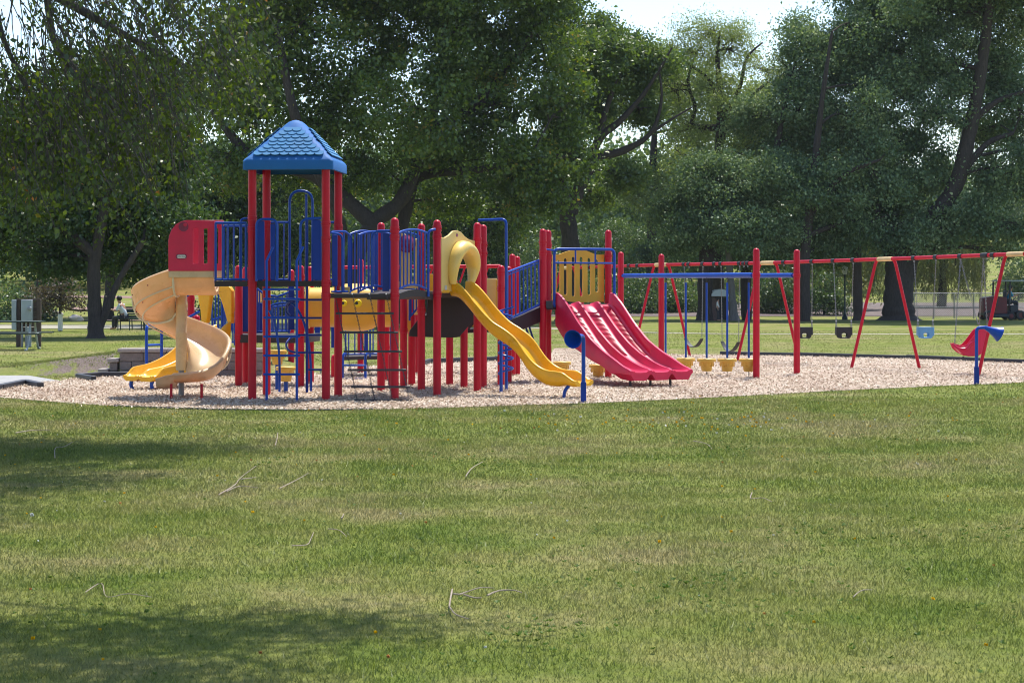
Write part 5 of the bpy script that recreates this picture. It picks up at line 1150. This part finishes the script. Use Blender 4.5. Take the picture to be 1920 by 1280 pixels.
def triple():
    rings = []; n = 60; lw = TW/3
    for k in range(n+1):
        s_ = 2.72*k/n; up = Vector((0, 0, 1)); c = A3+d3*s_; sp = 1+.05*sstep(1.2, 2.7, s_); zo, zi, zb, zu = [smtab(T_, s_, .1) for T_ in (Z1, Zin, Zbed, Zbot)]
        zi = max(zi, zb+.04); zo = max(zo, zb+.05); prof = []
        lip = sstep(2.60, 2.74, s_)*.7; zo -= lip*(zo-zb-.02)*.9; zi -= lip*(zi-zb-.02)*.9
        def rimp(x, z, r=.030): return [(x-r, z-.02), (x-r*.6, z), (x+r*.6, z), (x+r, z-.02)]
        prof += [(0.0, zo-.02), (.012, zo), (.05, zo), (.064, zo-.02)]
        for j in range(3):
            x0_ = j*lw; xa = x0_+(.064 if j == 0 else .034); xb_ = x0_+lw-(.064 if j == 2 else .034)
            prof += [(xa+.015, zb+.03), (xa+.05, zb+.004), ((xa+xb_)/2, zb), (xb_-.05, zb+.004), (xb_-.015, zb+.03)]
            if j < 2: prof += rimp(x0_+lw, zi)
        prof += [(TW-.064, zo-.02), (TW-.05, zo), (TW-.012, zo), (TW, zo-.02)]
        # underside with three humps towards the end
        fl = sstep(1.9, 2.3, s_); gap = zu+(zb-.03-zu)*fl
        for j in (2, 1, 0):
            x0_ = j*lw; prof += [(x0_+lw-.005, max(gap, zu)), (x0_+lw-.025, max(gap-.01, zu)), (x0_+lw-.085, zu), (x0_+.085, zu), (x0_+.025, max(gap-.01, zu))]
            if j: pass
        prof += [(0.005, max(gap, zu))]
        rings.append([tuple(c+wd3*((a-TW/2)*sp+TW/2)+up*b_) for a, b_ in prof])
    o = MB().loft(rings).build('triple_slide', M['pink'], PS, ang=50)
    for j in range(3):
        mb = MB()
        for k in range(44):
            s_ = .12+k*.031; zb = smtab(Zbed, s_, .1); sl = (smtab(Zbed, s_+.05, .1)-smtab(Zbed, s_-.05, .1))/.1; dd = (d3+Vector((0, 0, sl))).normalized()
            if j == 1 and k < 6: continue
            c = A3+d3*s_+wd3*((j+.5)*lw); c.z = zb+.006; a = c-wd3*(lw*.5-.12); b_ = c+wd3*(lw*.5-.12)
            mb.beam(a, b_, .009, .010, up=dd.cross(wd3))
        mb.build('tread_ridges', M['ridge'], o)
    for j in (0, 1, 2):
        c = A3+d3*2.45+wd3*((j+.35)*lw); MB().tube([(c.x, c.y, -.05), (c.x, c.y, .15)], .022, 8).build('slide_foot', M['black'], o)
    for s_ in (0, 1):
        for k in (0, TW-.062): pass
triple()
# blue arch and slotted panel at the slide top
pa, pb = A3-wd3*.03, A3+wd3*(TW+.03)
def ap(f, z): p = pa.lerp(pb, f)+d3*.02; return (p.x, p.y, z)
za = Z(467, 36.3)
MB().tube(rnd([ap(0, 1.36), ap(0, za), ap(1, za), ap(1, 1.36)], .10), .026, 10).build('arch_rail', M['blue'], PS)
MB().tube([ap(0, Z(493, 36.3)), ap(1, Z(493, 36.3))], .016, 8).build('cross_bar', M['blue'], PS)
for f in (.35, .68): MB().tube([ap(f, Z(493, 36.3)), ap(f, za)], .016, 8).build('cross_bar', M['blue'], PS)
MB().tube([(X(1022, 36), 36, Z(467, 36)), ap(0.02, za-.03)], .016, 8).build('cross_bar', M['blue'], PS)
def slot(c, y0, y1, w_=3.3, n=5):
    return [(c+w_*math.cos(a), y0+w_-w_*math.sin(a)) for a in [PI*k/n for k in range(n+1)]]+[(c-w_*math.cos(a), y1-w_+w_*math.sin(a)) for a in [PI*k/n for k in range(n+1)]]
pol([(1036, 562), (1036, 478), (1048, 477), (1058, 473), (1070, 469), (1098, 469), (1108, 473), (1118, 477), (1133, 477), (1133, 566), (1085, 567)], [slot(a, y0, y1) for a, y0, y1 in ((1046.5, 487, 548), (1060, 484, 553), (1075, 481, 556), (1090, 481, 556), (1105, 483, 553), (1119.5, 486, 548))], 37.35, .05, 'slotted_panel', M['ochre'], px0=1036, sl=.35, ang=30)
# --- spiral slide
SP = Vector((X(340, 31.47), 31.47, 0))
def spiral():
    prof = [(.775, -.02), (.785, .005), (.77, .03), (.74, .035), (.715, .01), (.705, -.08), (.67, -.20), (.58, -.30), (.44, -.345), (.30, -.335), (.20, -.29), (.15, -.22), (.135, -.16), (.115, -.15), (.095, -.17), (.10, -.25), (.16, -.34), (.28, -.385), (.45, -.395), (.61, -.35), (.71, -.25), (.755, -.10)]
    rings = []
    def zr(q_): return 2.0-.40*q_      # rim height after q quarter turns
    RT = [(0, 2.0), (2.9, .86), (3.1, .74), (3.3, .56), (3.5, .44), (3.75, .385), (4.0, .37), (4.3, .365)]; DT = [(0, .345), (2.9, .36), (3.2, .30), (3.5, .17), (3.75, .12), (4.3, .11)]
    # entry: straight run from the deck towards the west, pole on the north side
    for k in range(8):
        t_ = .62*(1-k/7); z = zr(0)+.0; rings.append([(SP.x+t_, SP.y-a, z+b_) for a, b_ in prof])
    n = 84
    for k in range(1, n+1):
        q_ = 4.0*k/n; a0 = -PI/2-q_*PI/2; z = smtab(RT, q_, .12); dk = smtab(DT, q_, .12)/.345; rg = []
        for a, b_ in prof:
            b2 = b_*dk if b_ < 0 else b_
            rr_ = a
            rg.append((SP.x+rr_*math.cos(a0), SP.y+rr_*math.sin(a0), z+b2))
        rings.append(rg)
    zl = .37
    for k in range(1, 8):
        t_ = k/7; f = sstep(0.3, 1, t_); rg = []
        for a, b_ in prof: 
            bb = b_*.33-(.075 if b_ < -.06 and (b_ < -.345 or (a > .7 or a < .11)) else 0)
            rg.append((SP.x-.27*t_, SP.y-a, zl-.015*t_-.04*f*(1 if b_ > -.05 else 0)+bb))
        rings.append(rg)
    o = MB().loft(rings).build('spiral_slide', M['tan'], PS, ang=50)
    # moulded flanges between sections
    for q_ in (0.0, 1.05, 2.05, 3.0):
        a0 = -PI/2-q_*PI/2; z = 2.0-.4*q_; lp = [(.785, .0), (.78, -.10), (.735, -.26), (.63, -.37), (.45, -.415), (.28, -.405), (.15, -.355), (.085, -.26)]
        MB().tube(smooth_path([(SP.x+a*math.cos(a0), SP.y+a*math.sin(a0), z+b_) for a, b_ in lp], 3), .019, 6).build('flange', M['tanpale'], o)
    for rr_, zz in ((.725, -.26), (.60, -.385)):
        MB().tube([(SP.x+rr_*math.cos(-PI/2-q_*PI/2), SP.y+rr_*math.sin(-PI/2-q_*PI/2), 2.0-.4*q_+zz) for q_ in [k*.05 for k in range(60)]], .0125, 5).build('flange', M['tanpale'], o)
    for k in range(16):
        q_ = .35+k*.19; a_ = -PI/2-q_*PI/2; rr_ = (.785, .70)[k % 2]; zz = (-.10, -.29)[k % 2]
        MB().ball((SP.x+rr_*math.cos(a_), SP.y+rr_*math.sin(a_), 2.0-.4*q_+zz), .011, 8).build('bolt', M['magenta'], o)
    c = MB().lathe([(.082, .42), (.088, .45), (.088, 1.0), (.092, 1.01), (.088, 1.02), (.088, 1.45), (.092, 1.46), (.088, 1.47), (.088, 1.75), (.08, 1.78)], (SP.x, SP.y, 0), 20).build('column', M['tan'], o)
    MB().tube([(SP.x, SP.y, -.05), (SP.x, SP.y, .5)], .045, 12).build('steel_pole', M['steel'], o)
    zt_ = zl-.22
    for px in (321, 378): MB().tube([(X(px, 30.75), 30.75, -.06), (X(px, 30.75), 30.75, .24)], .022, 8).build('slide_foot', M['red'], o)
    return o
spi = spiral()
# hood side panels
def hood_side(Y_, px0, px1, slots, nm):
    k = (px1-px0)/86.0
    def m(x, y): return (px0+x*k, y)
    ol = [m(0, 508), m(86, 508), m(86, 413), m(34, 413), m(24, 415.5), m(14, 421), m(6, 431), m(1.5, 442), m(0, 452)]
    hs = []
    for a in slots: hs.append([m(a-5, 429), m(a+5.5, 428), m(a+5.5, 494), m(a-5, 494)])
    return pol(ol, hs, Y_, .05, nm, M['pink'], spi, px0=px0, bevel=.006)
h1 = hood_side(30.66, 316, 402, (51, 71), 'hood_side'); h2 = hood_side(31.95, 333, 419, (51, 71), 'hood_side')
MB().box(tuple(P(359, 514, 30.68)), (.70, .06, .11)).build('hood_base', M['tan'], spi, bevel=.01)
MB().box(tuple(P(376, 514, 31.93)), (.70, .06, .11)).build('hood_base', M['tan'], spi, bevel=.01)
mb = MB()
for k in range(7):
    a = PI/2*k/6
pts_ = [(316, 452), (317.5, 442), (322, 431), (330, 421), (340, 415.5), (350, 413.5), (402, 413.5)]
rings = [[(P(a, b_, 30.66)+Vector((dx, 0, dz))).to_tuple() for dx, dz in ((0, 0), (.012, -.02))]+[(X(a, 30.66)+.01+.05, 31.93, Z(b_, 30.66)+dz) for dz in (-.02, 0)] for a, b_ in pts_[4:6]]
MB().tube([P(344, 425, 30.64), P(344, 425, 30.62)], .075, 20).build('moulded_disc', M['magenta'], h1)
MB().tube([P(347, 421.5, 30.6), P(361, 421, 31.95)], .03, 8).build('cross_tube', M['pink'], spi)
o = pol([(329.5, 481), (330.5, 478), (333, 476.5), (347, 476.5), (349.5, 478), (350.5, 481), (349.5, 484), (347, 485.5), (333, 485.5), (330.5, 484)], [], 30.625, .008, 'badge', M['magenta'], h1, px0=316, bevel=0)
o2 = pol([(331.5, 481), (332.5, 478.8), (334, 478), (346, 478), (347.5, 478.8), (348.5, 481), (347.5, 483.2), (346, 484), (334, 484), (332.5, 483.2)], [], 30.617, .006, 'badge_face', M['white'], h1, px0=316, bevel=0)
fc = bpy.data.curves.new('lettering', 'FONT'); fc.body = 'little tikes'; fc.size = .034; fc.align_x = 'CENTER'; fc.align_y = 'CENTER'; fc.extrude = .0008
fo = bpy.data.objects.new('lettering', fc); link(fo); bpy.context.view_layer.update(); tm = bpy.data.meshes.new_from_object(fo); bpy.data.objects.remove(fo); tm.materials.clear(); tm.materials.append(M['magenta']); fo = bpy.data.objects.new('lettering', tm); link(fo); fo.parent = h1; fo.location = P(340, 481, 30.6115)-WL['play_structure']; fo.rotation_euler = (PI/2, 0, 0)
# --- low platform, double slide and its arch on the left
deck([Q(447, 34.45), Q(567, 34.3), Q(600, 35.6), Q(455, 35.7)], .90, .14)
ds = Vector((-.6, -.8, 0)); dw = Vector((.8, -.6, 0)); D0 = Vector((-5.48, 35.0, 0)); DW = .76
zt2 = [(0, 1.13), (.15, 1.06), (.5, .755), (.75, .60), (1.0, .49), (1.25, .42), (1.5, .39), (1.64, .37), (1.75, .27), (1.85, .25)]
zb2 = [(0, .90), (.15, .84), (.5, .53), (.75, .39), (1.0, .30), (1.25, .25), (1.5, .225), (1.85, .22)]
rings = []
for k in range(45):
    s_ = 1.80*k/44; zo = smtab(zt2, s_); zb = smtab(zb2, s_); zi = zb+(zo-zb)*.8; h = DW/2; lip = sstep(1.6, 1.8, s_); zo -= (zo-zb-.02)*lip*.8; zi -= (zi-zb-.02)*lip*.8
    pr = [(0, zo-.015), (.012, zo), (.045, zo), (.055, zo-.015), (.075, zb+.03), (.11, zb+.004), (h-.09, zb+.004), (h-.055, zb+.03), (h-.03, zi-.015), (h-.015, zi), (h+.015, zi), (h+.03, zi-.015), (h+.055, zb+.03), (h+.09, zb+.004), (DW-.11, zb+.004), (DW-.075, zb+.03), (DW-.055, zo-.015), (DW-.045, zo), (DW-.012, zo), (DW, zo-.015), (DW-.02, zb-.03), (DW-.08, zb-.07), (h+.06, zb-.07), (h, zb-.02), (h-.06, zb-.07), (.08, zb-.07), (.02, zb-.03)]
    c = D0+ds*s_; rings.append([tuple(c+dw*a+Vector((0, 0, b_))) for a, b_ in pr])
dsl = MB().loft(rings).build('double_slide', M['yellow'], PS, ang=50)
for a, s_ in ((.12, 1.7), (.62, 1.7)):
    c = D0+ds*s_+dw*a; MB().tube(smooth_path([(c.x, c.y, .17), (c.x-.02, c.y, .08), (c.x+.03, c.y, -.05)]), .032, 8).build('slide_foot', M['blue'], dsl)
def hoodpol(off, sgn=1):
    base = D0+ds*off
    def m(a, y): return (a*DW, Z(y, 34.8))
    ol = [m(.02, 606), m(-.02, 580), m(-.08, 562), m(-.10, 550), m(-.04, 541), m(.10, 536), m(.9, 536), m(1.0, 545), m(1.0, 606), m(.86, 604), m(.80, 590), m(.70, 570), m(.62, 556), m(.54, 549), m(.40, 548), m(.33, 553), m(.30, 562), m(.24, 590), m(.20, 606)]
    return ol, base
ol, base = hoodpol(-.05); hd2 = MB().prism(ol, [], base, dw, (0, 0, 1), ds, .09).build('slide_arch', M['yellow'], PS, ang=50, bevel=.02)
rail([P(416, 560, 36.2), P(436, 552, 36.2)], .95, 4); rail([P(389, 540, 36.9), P(430, 540, 36.9)], .93, 7); rail([P(398, 600, 36.9), P(440, 584, 36.9)], .7, 6)
for a, b_, c_, e_ in ((348, 556, 374, 540), (348, 598, 374, 584)): MB().tube([P(a, b_, 35.9), P(c_, e_, 35.9)], .022, 8).build('hand_rail', M['blue'], PS)
plate(455, 471, 536, 622, 34.6, mat=M['navy']); plate(541, 552, 536, 618, 35.2, mat=M['navy']); plate(479, 492, 568, 626, 35.9, mat=M['navy']); plate(590, 600, 610, 632, 37); plate(621, 629, 612, 652, 37.2)
plate(480, 491, 546, 566, 37.2, mat=M['cream'])
rail([P(482, 541, 35.6), P(496, 552, 35.6), P(520, 556, 35.6), P(542, 548, 35.6)], .93, 7); rail([P(500, 577, 36.4), P(545, 571, 36.4)], .93, 7, post_ends=False)
MB().tube(rnd([P(505, 574, 35.2), P(522, 568, 35.2), P(545, 568, 35.2), P(556, 575, 35.2)], .1), .018, 8).build('hand_rail', M['blue'], PS)
# blue hoop beside the block wall
MB().tube(rnd([P(274.5, 690, 36.9), P(274.5, 612, 36.9), P(283, 606, 37.2), P(303, 606, 37.6), P(303, 722, 37.6)], .1), .028, 10).build('hoop_rail', M['blue'], PS)
MB().tube([P(275, 647, 36.9), P(303, 646, 37.6)], .022, 8).build('hoop_rail', M['blue'], PS)
# --- crawl tunnel with a face
Yt = 34.9; zc = Z(576, Yt); ta, tb_ = X(574, Yt), X(742, Yt)
prof = [(.34, 0), (.375, .01), (.375, .06), (.345, .075), (.345, .34), (.36, .35), (.36, .41), (.345, .42), (.345, .50), (.40, .60), (.415, .72), (.42, .90), (.41, 1.06), (.375, 1.17), (.345, 1.22), (.345, 1.50), (.375, 1.51), (.375, 1.56), (.34, 1.57)]
tun = MB().lathe(prof, (ta, Yt, zc), 36, (1, 0, 0)); tun = tun.build('crawl_tunnel', M['ochre'], PS, ang=50)
for px, rx in ((645, .055), (671, .07)):
    a = P(px, 568.5, Yt-.432); e = MB().lathe([(.001, .02), (rx*.8, .02), (rx, 0)], (a.x, a.y+.02, a.z), 18, (.0, -1, .12)); e = e.build('eye', M['eye'], tun)
    MB().lathe([(.001, .004), (.025, .004), (.028, 0)], (a.x-.022, a.y+.0005, a.z+.003), 14, (0, -1, .12)).build('pupil', M['black'], e)
mb = MB(); rings = []
# --- low step deck and rails behind the net
deck([Q(622, 37.6), Q(736, 38.4), Q(740, 39.4), Q(626, 38.8)], .40, .07)
rail([P(648, 612, 37.9), P(694, 612, 38.1)], .44, 4); rail([P(694, 610, 38.2), P(738, 610, 38.4)], .44, 4)
plate(683, 690, 616, 660, 38.0); plate(731, 738, 612, 655, 38.2)
MB().tube(rnd([P(642, 712, 37.2), P(643, 665, 37.3), P(650, 660, 37.4)], .05), .025, 8).build('step_frame', M['blue'], PS)
MB().tube(rnd([P(685, 712, 37.2), P(685, 665, 37.3), P(692, 660, 37.4)], .05), .025, 8).build('step_frame', M['blue'], PS)
for y_ in (684.5, 710): MB().box(tuple(P(664, y_, 37.2)), (.42, .16, .03)).build('step_tread', M['blue'], PS, bevel=.008)
# --- red overhead ladder far behind
Yo = 40.0
for dy in (0, .9): MB().tube([P(626, 501.5, Yo+dy), P(938, 499.0, Yo+dy)], .038, 10).build('overhead_rail', M['red'], PS)
for k in range(15): a = 640+k*21; MB().tube([P(a, 501.2, Yo), P(a, 500.6, Yo+.9)], .018, 8).build('overhead_rung', M['red'], PS)
for a, b_ in ((812, 800), (845, 857), (872, 862), (908, 914), (915, 905)): MB().tube([P(a, 500, Yo), P(b_, 530, Yo)], .02, 8).build('overhead_brace', M['red'], PS)
# ================================================================== glider beam with hanging pods
GB = thing('pod_climber', 'blue beams on four red posts with yellow stepping pods hung from blue bars', 'pod climber', (4.0, 39.5, 0))
def gpost(px, Y_, ytop): return post(px, Y_, Z(ytop, Y_), (1.945,), parent=GB)
p1 = (X(1164, 41.6), 41.6); p2 = (X(1240, 43.2), 43.2); p3 = (X(1418, 37.5), 37.5); p4 = (X(1494, 39.1), 39.1)
gpost(1164, 41.6, 472); gpost(1240, 43.2, 476); gpost(1418, 37.5, 465); gpost(1494, 39.1, 467.5)
for a, b_ in ((p1, p3), (p2, p4)):
    A_, B_ = Vector((*a, 1.945)), Vector((*b_, 1.945)); D_ = (B_-A_).normalized()
    MB().tube([A_+D_*.07, A_+D_*.16], .03, 10).build('beam_end', M['blue'], GB); MB().tube([A_+D_*.12, B_-D_*.12], .046, 14).build('beam', M['blue'], GB); MB().tube([B_-D_*.16, B_-D_*.07], .03, 10).build('beam_end', M['blue'], GB)
def onbeam(px):
    a, b_ = Vector((*p1, 0)), Vector((*p3, 0)); k = (px-960)/F
    # a.x+t*dx = k*(a.y+t*dy)
    dx, dy = b_.x-a.x, b_.y-a.y; t = (k*a.y-a.x)/(dx-k*dy); return a.x+t*dx, a.y+t*dy
for px in (1248, 1286, 1325, 1363.5, 1404):
    x, y = onbeam(px); zt = Z(673 if px > 1300 else 672, y); mb = MB().tube([(x, y, 1.80), (x, y, zt+.02)], .021, 10)
    pd = pod(px, Z(0, 1) and (HY+(CAMH-zt)*F/y), y, .185, base=False, parent=GB)
    mb.build('hanging_bar', M['blue'], pd)
    c = MB()
    for z0_, z1_ in ((1.91, 1.80), (zt-.23, .0)):
        n = max(2, int((z0_-z1_)/.035))
        for i in range(n):
            zc_ = z0_+(z1_-z0_)*(i+.5)/n; c.tube([(x+(.010*math.cos(q_) if i % 2 else 0), y+(0 if i % 2 else .010*math.cos(q_)), zc_+.024*math.sin(q_)) for q_ in [k*PI/3 for k in range(6)]], .0048, 4, closed=True)
    c.build('chain', M['chain'], pd)
for px, y_, Y_, lab in ((1054, 678.5, 39.2, 'low yellow stepping pod between the wave slide and the red slide'), (1121.5, 684, 37.9, 'yellow stepping pod under the red slide beside a red post')):
    t = thing('stepping_pod', lab, 'stepping pod', (X(px, Y_), Y_, 0), 'yellow stepping pods near the red slide'); pod(px, y_, Y_, .175, parent=t)
# ================================================================== swing frame
SW = thing('swing_frame', 'long red swing frame with yellow sleeves at its slanted legs', 'swing frame', (6, 45, 0))
AF = [(1064, 52.4, 2.19), (1240, 49.0, 2.24), (1440, 45.4, 2.25), (1660, 41.8, 2.295), (1905, 38.0, 2.345), (2180, 34.6, 2.38)]
AP = [Vector((X(a, b_), b_, c_)) for a, b_, c_ in AF]
for i, p in enumerate(AP):
    dirb = (AP[min(i+1, len(AP)-1)]-AP[max(i-1, 0)]).normalized(); per = Vector((-dirb.y, dirb.x, 0)).normalized()
    MB().tube([p-dirb*.24, p+dirb*.24], .047, 14).build('sleeve', M['beam_yellow'], SW)
    for s_ in (1, -1):
        top = p+dirb*(.20*s_*-1 if False else 0.20*s_); out = per*(-s_)*0
        # each leg bends down from the sleeve end and splays along and across the beam
        foot = Vector((p.x, p.y, 0))+dirb*(.46*s_)+per*(.55*s_); foot.z = -.06
        k1 = top+dirb*.12*s_+Vector((0, 0, -.03)); 
        MB().tube(rnd([top, k1, foot], .16, 6), .034, 12).build('leg', M['red'], SW)
    if i < len(AP)-1: q_ = AP[i+1]; MB().tube([p+(q_-p).normalized()*.2, q_-(q_-p).normalized()*.2], .038, 14).build('top_beam', M['red'], SW)
def on_top(px):
    for a, b_ in zip(AP, AP[1:]):
        k = (px-960)/F; dx, dy = b_.x-a.x, b_.y-a.y; t = (k*a.y-a.x)/(dx-k*dy)
        if -.001 <= t <= 1.001: return a.lerp(b_, t)
    return AP[-1]
def hanger(px, dark=True):
    p = on_top(px); q_ = on_top(px+4); d_ = (q_-p).normalized(); MB().tube([p-d_*.05, p+d_*.05], .052, 12).build('hanger', M['rubber'], SW)
    MB().box((p.x, p.y, p.z-.06), (.03, .03, .05)).build('hanger_lug', M['steel'], SW); return p-Vector((0, 0, .07))
def chainseg(mb, a, b_, r=.0045, step=.036, w_=.010):
    a, b_ = Vector(a), Vector(b_); L_ = (b_-a).length; n = max(2, int(L_/step)); dn = (b_-a).normalized(); s1 = dn.cross(Vector((.3, 1, 0))).normalized(); s2 = dn.cross(s1)
    for i in range(n):
        c = a+(b_-a)*(i+.5)/n; s_ = s1 if i % 2 else s2
        mb.tube([c+dn*step*.68*math.cos(q_)+s_*w_*math.sin(q_) for q_ in [k*PI/3 for k in range(6)]], r, 4, closed=True)
def belt_swing(label, pxa, pxb, ylow, ytop, dz=0):
    a, b_ = hanger(pxa), hanger(pxb); mid = (a+b_)/2; Y_ = mid.y; zl, zt = Z(ylow, Y_), Z(ytop, Y_); d_ = (b_-a); d_.z = 0; d_.normalize(); h = (b_-a).length*.44
    t = thing('belt_swing', label, 'swing', (mid.x, mid.y, 0), 'black belt swings'); L_, R_ = Vector((mid.x, mid.y, zt))-d_*h, Vector((mid.x, mid.y, zt))+d_*h
    mb = MB(); chainseg(mb, a, L_); mb.build('chain', M['paleChain'], t); mb = MB(); chainseg(mb, b_, R_); mb.build('chain', M['paleChain'], t)
    n = Vector((-d_.y, d_.x, 0)); rings = []
    for k in range(13):
        f = -1+2*k/12; c = Vector((mid.x, mid.y, zl+(zt-zl)*abs(f)**2.0))+d_*h*f; wd_ = .075*(1-.35*abs(f)); rings.append([tuple(c+n*wd_), tuple(c-n*wd_), tuple(c-n*wd_-Vector((0, 0, .014))), tuple(c+n*wd_-Vector((0, 0, .014)))])
    MB().loft(rings).build('seat', M['rubber'], t, bevel=.003)
belt_swing('black belt swing hanging left between the first two blue bars', 1283, 1318, 650, 634)
belt_swing('black belt swing hanging right behind the blue bars by the slanted leg', 1352, 1387, 658, 640)
def baby_swing(label, px, pxa, pxb, mat, ytop=613, ybot=634, grp='bucket swings for small children'):
    a, b_ = hanger(pxa), hanger(pxb); mid = (a+b_)/2; Y_ = mid.y; x = X(px, Y_); zt, zb = Z(ytop, Y_), Z(ybot, Y_); k = Y_/F
    t = thing('bucket_swing', label, 'swing', (x, Y_, 0), grp)
    w_ = 15*k; out = [(-w_, zt), (w_, zt), (w_*.96, zt-.07), (w_*.78, zb+.03), (w_*.6, zb), (-w_*.6, zb), (-w_*.78, zb+.03), (-w_*.96, zt-.07)]
    hole = [(-w_*.30, zb+.02), (w_*.30, zb+.02), (w_*.38, zb+.09), (w_*.2, zb+.115), (-w_*.2, zb+.115), (-w_*.38, zb+.09)]
    s_ = MB()
    for dy in (-.10, .10): s_.prism(out, [hole], (x, Y_+dy, 0), (1, 0, 0), (0, 0, 1), (0, 1, 0), .022)
    s_.box((x-w_+.012, Y_, zt-.09), (.024, .2, .17)); s_.box((x+w_-.012, Y_, zt-.09), (.024, .2, .17)); s_.box((x, Y_, zb+.012), (w_*1.1, .2, .022))
    s_.build('bucket', mat, t, bevel=.006)
    for s2, top in ((-1, a), (1, b_)):
        mb = MB(); ring_ = Vector((x+s2*(w_-.01), Y_, zt+.13)); chainseg(mb, top, ring_); chainseg(mb, ring_, (x+s2*(w_-.01), Y_-.09, zt)); chainseg(mb, ring_, (x+s2*(w_-.01), Y_+.09, zt)); mb.build('chain', M['paleChain'], t)
        MB().ball(ring_, .02, 8).build('ring', M['whiteSt'], t)
baby_swing('black bucket swing half hidden by the right end post of the pod climber', 1508, 1497, 1523, M['rubber'])
baby_swing('black bucket swing hanging between that post and the slanted legs', 1582, 1563, 1600, M['rubber'])
baby_swing('light blue bucket swing hanging in front of the cottonwood trunk', 1735, 1714, 1755, M['lightblue'])
for px in (1180, 1196, 1292, 1340, 1395, 1402, 1850, 1862, 1470, 1105, 1130): hanger(px)
# adaptive chair swing
def chair_swing():
    a = hanger(1801); b_ = hanger(1844); Y_ = (a.y+b_.y)/2; t = thing('chair_swing', 'faded red moulded bucket chair swing on pale chains at the right', 'swing', (X(1825, Y_), Y_, 0))
    def p(px, py, dy=0): return P(px, py, Y_+dy)
    for dy in (-.17,):
        pass
    side = [(1785, 643), (1792, 645), (1800, 648.5), (1808, 645), (1817, 634), (1828, 619), (1836, 614), (1845, 613.5), (1851, 617), (1851, 626), (1846, 640), (1842, 652), (1836, 662), (1828, 667), (1810, 667), (1798, 661), (1789, 653)]
    side = [((q_[0]-1785)*Y_/F, Z(q_[1], Y_)) for q_ in side]
    for dy in (-.21, .19): MB().prism(side if dy < 0 else side, [], (X(1785, Y_), Y_+dy, 0), (1, 0, 0), (0, 0, 1), (0, 1, 0), .03).build('side_panel', M['pink'], t, bevel=.01)
    inner = [(1791, 652), (1800, 661), (1812, 663), (1826, 661), (1834, 652), (1840, 636), (1847, 618)]; rings = []
    for px, py in inner: c = p(px, py); rings.append([(c.x, Y_-.20, c.z), (c.x, Y_+.18, c.z), (c.x+.025, Y_+.18, c.z-.02), (c.x+.025, Y_-.20, c.z-.02)])
    MB().loft(rings).build('seat', M['pink'], t, ang=60)
    MB().tube(smooth_path([p(1785, 644, -.22), p(1797, 653, -.24), p(1812, 653, -.24), p(1820, 644, -.24), p(1830, 640, -.23)]), .028, 8).build('armrest', M['pink'], t)
    MB().tube([p(1806, 668), p(1806.5, 671)], .02, 6).build('foot', M['black'], t)
    for top, bot in ((a, p(1790, 643, -.2)), (a, p(1834, 608, -.15)), (b_, p(1836, 612, .15)), (b_, p(1851, 612, -.1))):
        mb = MB(); chainseg(mb, top, bot, .0055, .04, .012); mb.build('chain', M['paleChain'], t)
chair_swing()
# ================================================================== talk tubes
def talk(label, px, Y_, ztop, hd_, wpx, boxside):
    x = X(px, Y_); t = thing('talk_tube', label, 'talk tube', (x, Y_, 0), 'blue talk tubes on posts'); hd_ = Vector(hd_).normalized()
    top = Vector((x, Y_, ztop)); flat = Vector((hd_.x, hd_.y, 0)).normalized()
    pts = rnd([(x, Y_, -.05), top, top+flat*.16], .085, 6); MB().tube(pts, .030, 14).build('pole', M['blue'], t)
    MB().box((x+.0, Y_+.0, .14), (.085, .07, .34)).build('base_sleeve', M['navy'], t, bevel=.01)
    c = Vector(pts[-1])-hd_*.02
    MB().lathe([(.031, 0), (.05, .10), (.085, .20), (.12, .28), (.135, .30), (.14, .315), (.132, .32), (.115, .28), (.07, .18), (.02, .10), (.001, .09)], c, 28, hd_).build('horn', M['blue'], t, ang=60)
    return t
talk('blue talk tube with its horn turned to the lawn in front of the wave slide', 1094, 29.95, Z(627, 29.95)-.02, (-.35, -.85, -.12), 1, 1)
t2 = talk('blue talk tube with a painted horn at the right end of the chips', 1831, 35.3, Z(612, 35.3)-.02, (.95, .12, -.42), 1, 1)

# ================================================================== thin summer haze in the air
b = MB().box((0, 190, 29), (330, 420, 62)); hz = b.build('haze', M['white'], ang=30); hz.data.materials.clear()
m, t, out = newmat('haze'); pv = nd(t, 'ShaderNodeVolumePrincipled'); pv.inputs['Color'].default_value = (.82, .90, 1, 1); pv.inputs['Density'].default_value = .00013; pv.inputs['Anisotropy'].default_value = 0
t.links.new(pv.outputs[0], out.inputs['Volume']); hz.data.materials.append(m); tag(hz, 'thin bluish haze over the park and hillside', 'haze', kind='stuff')
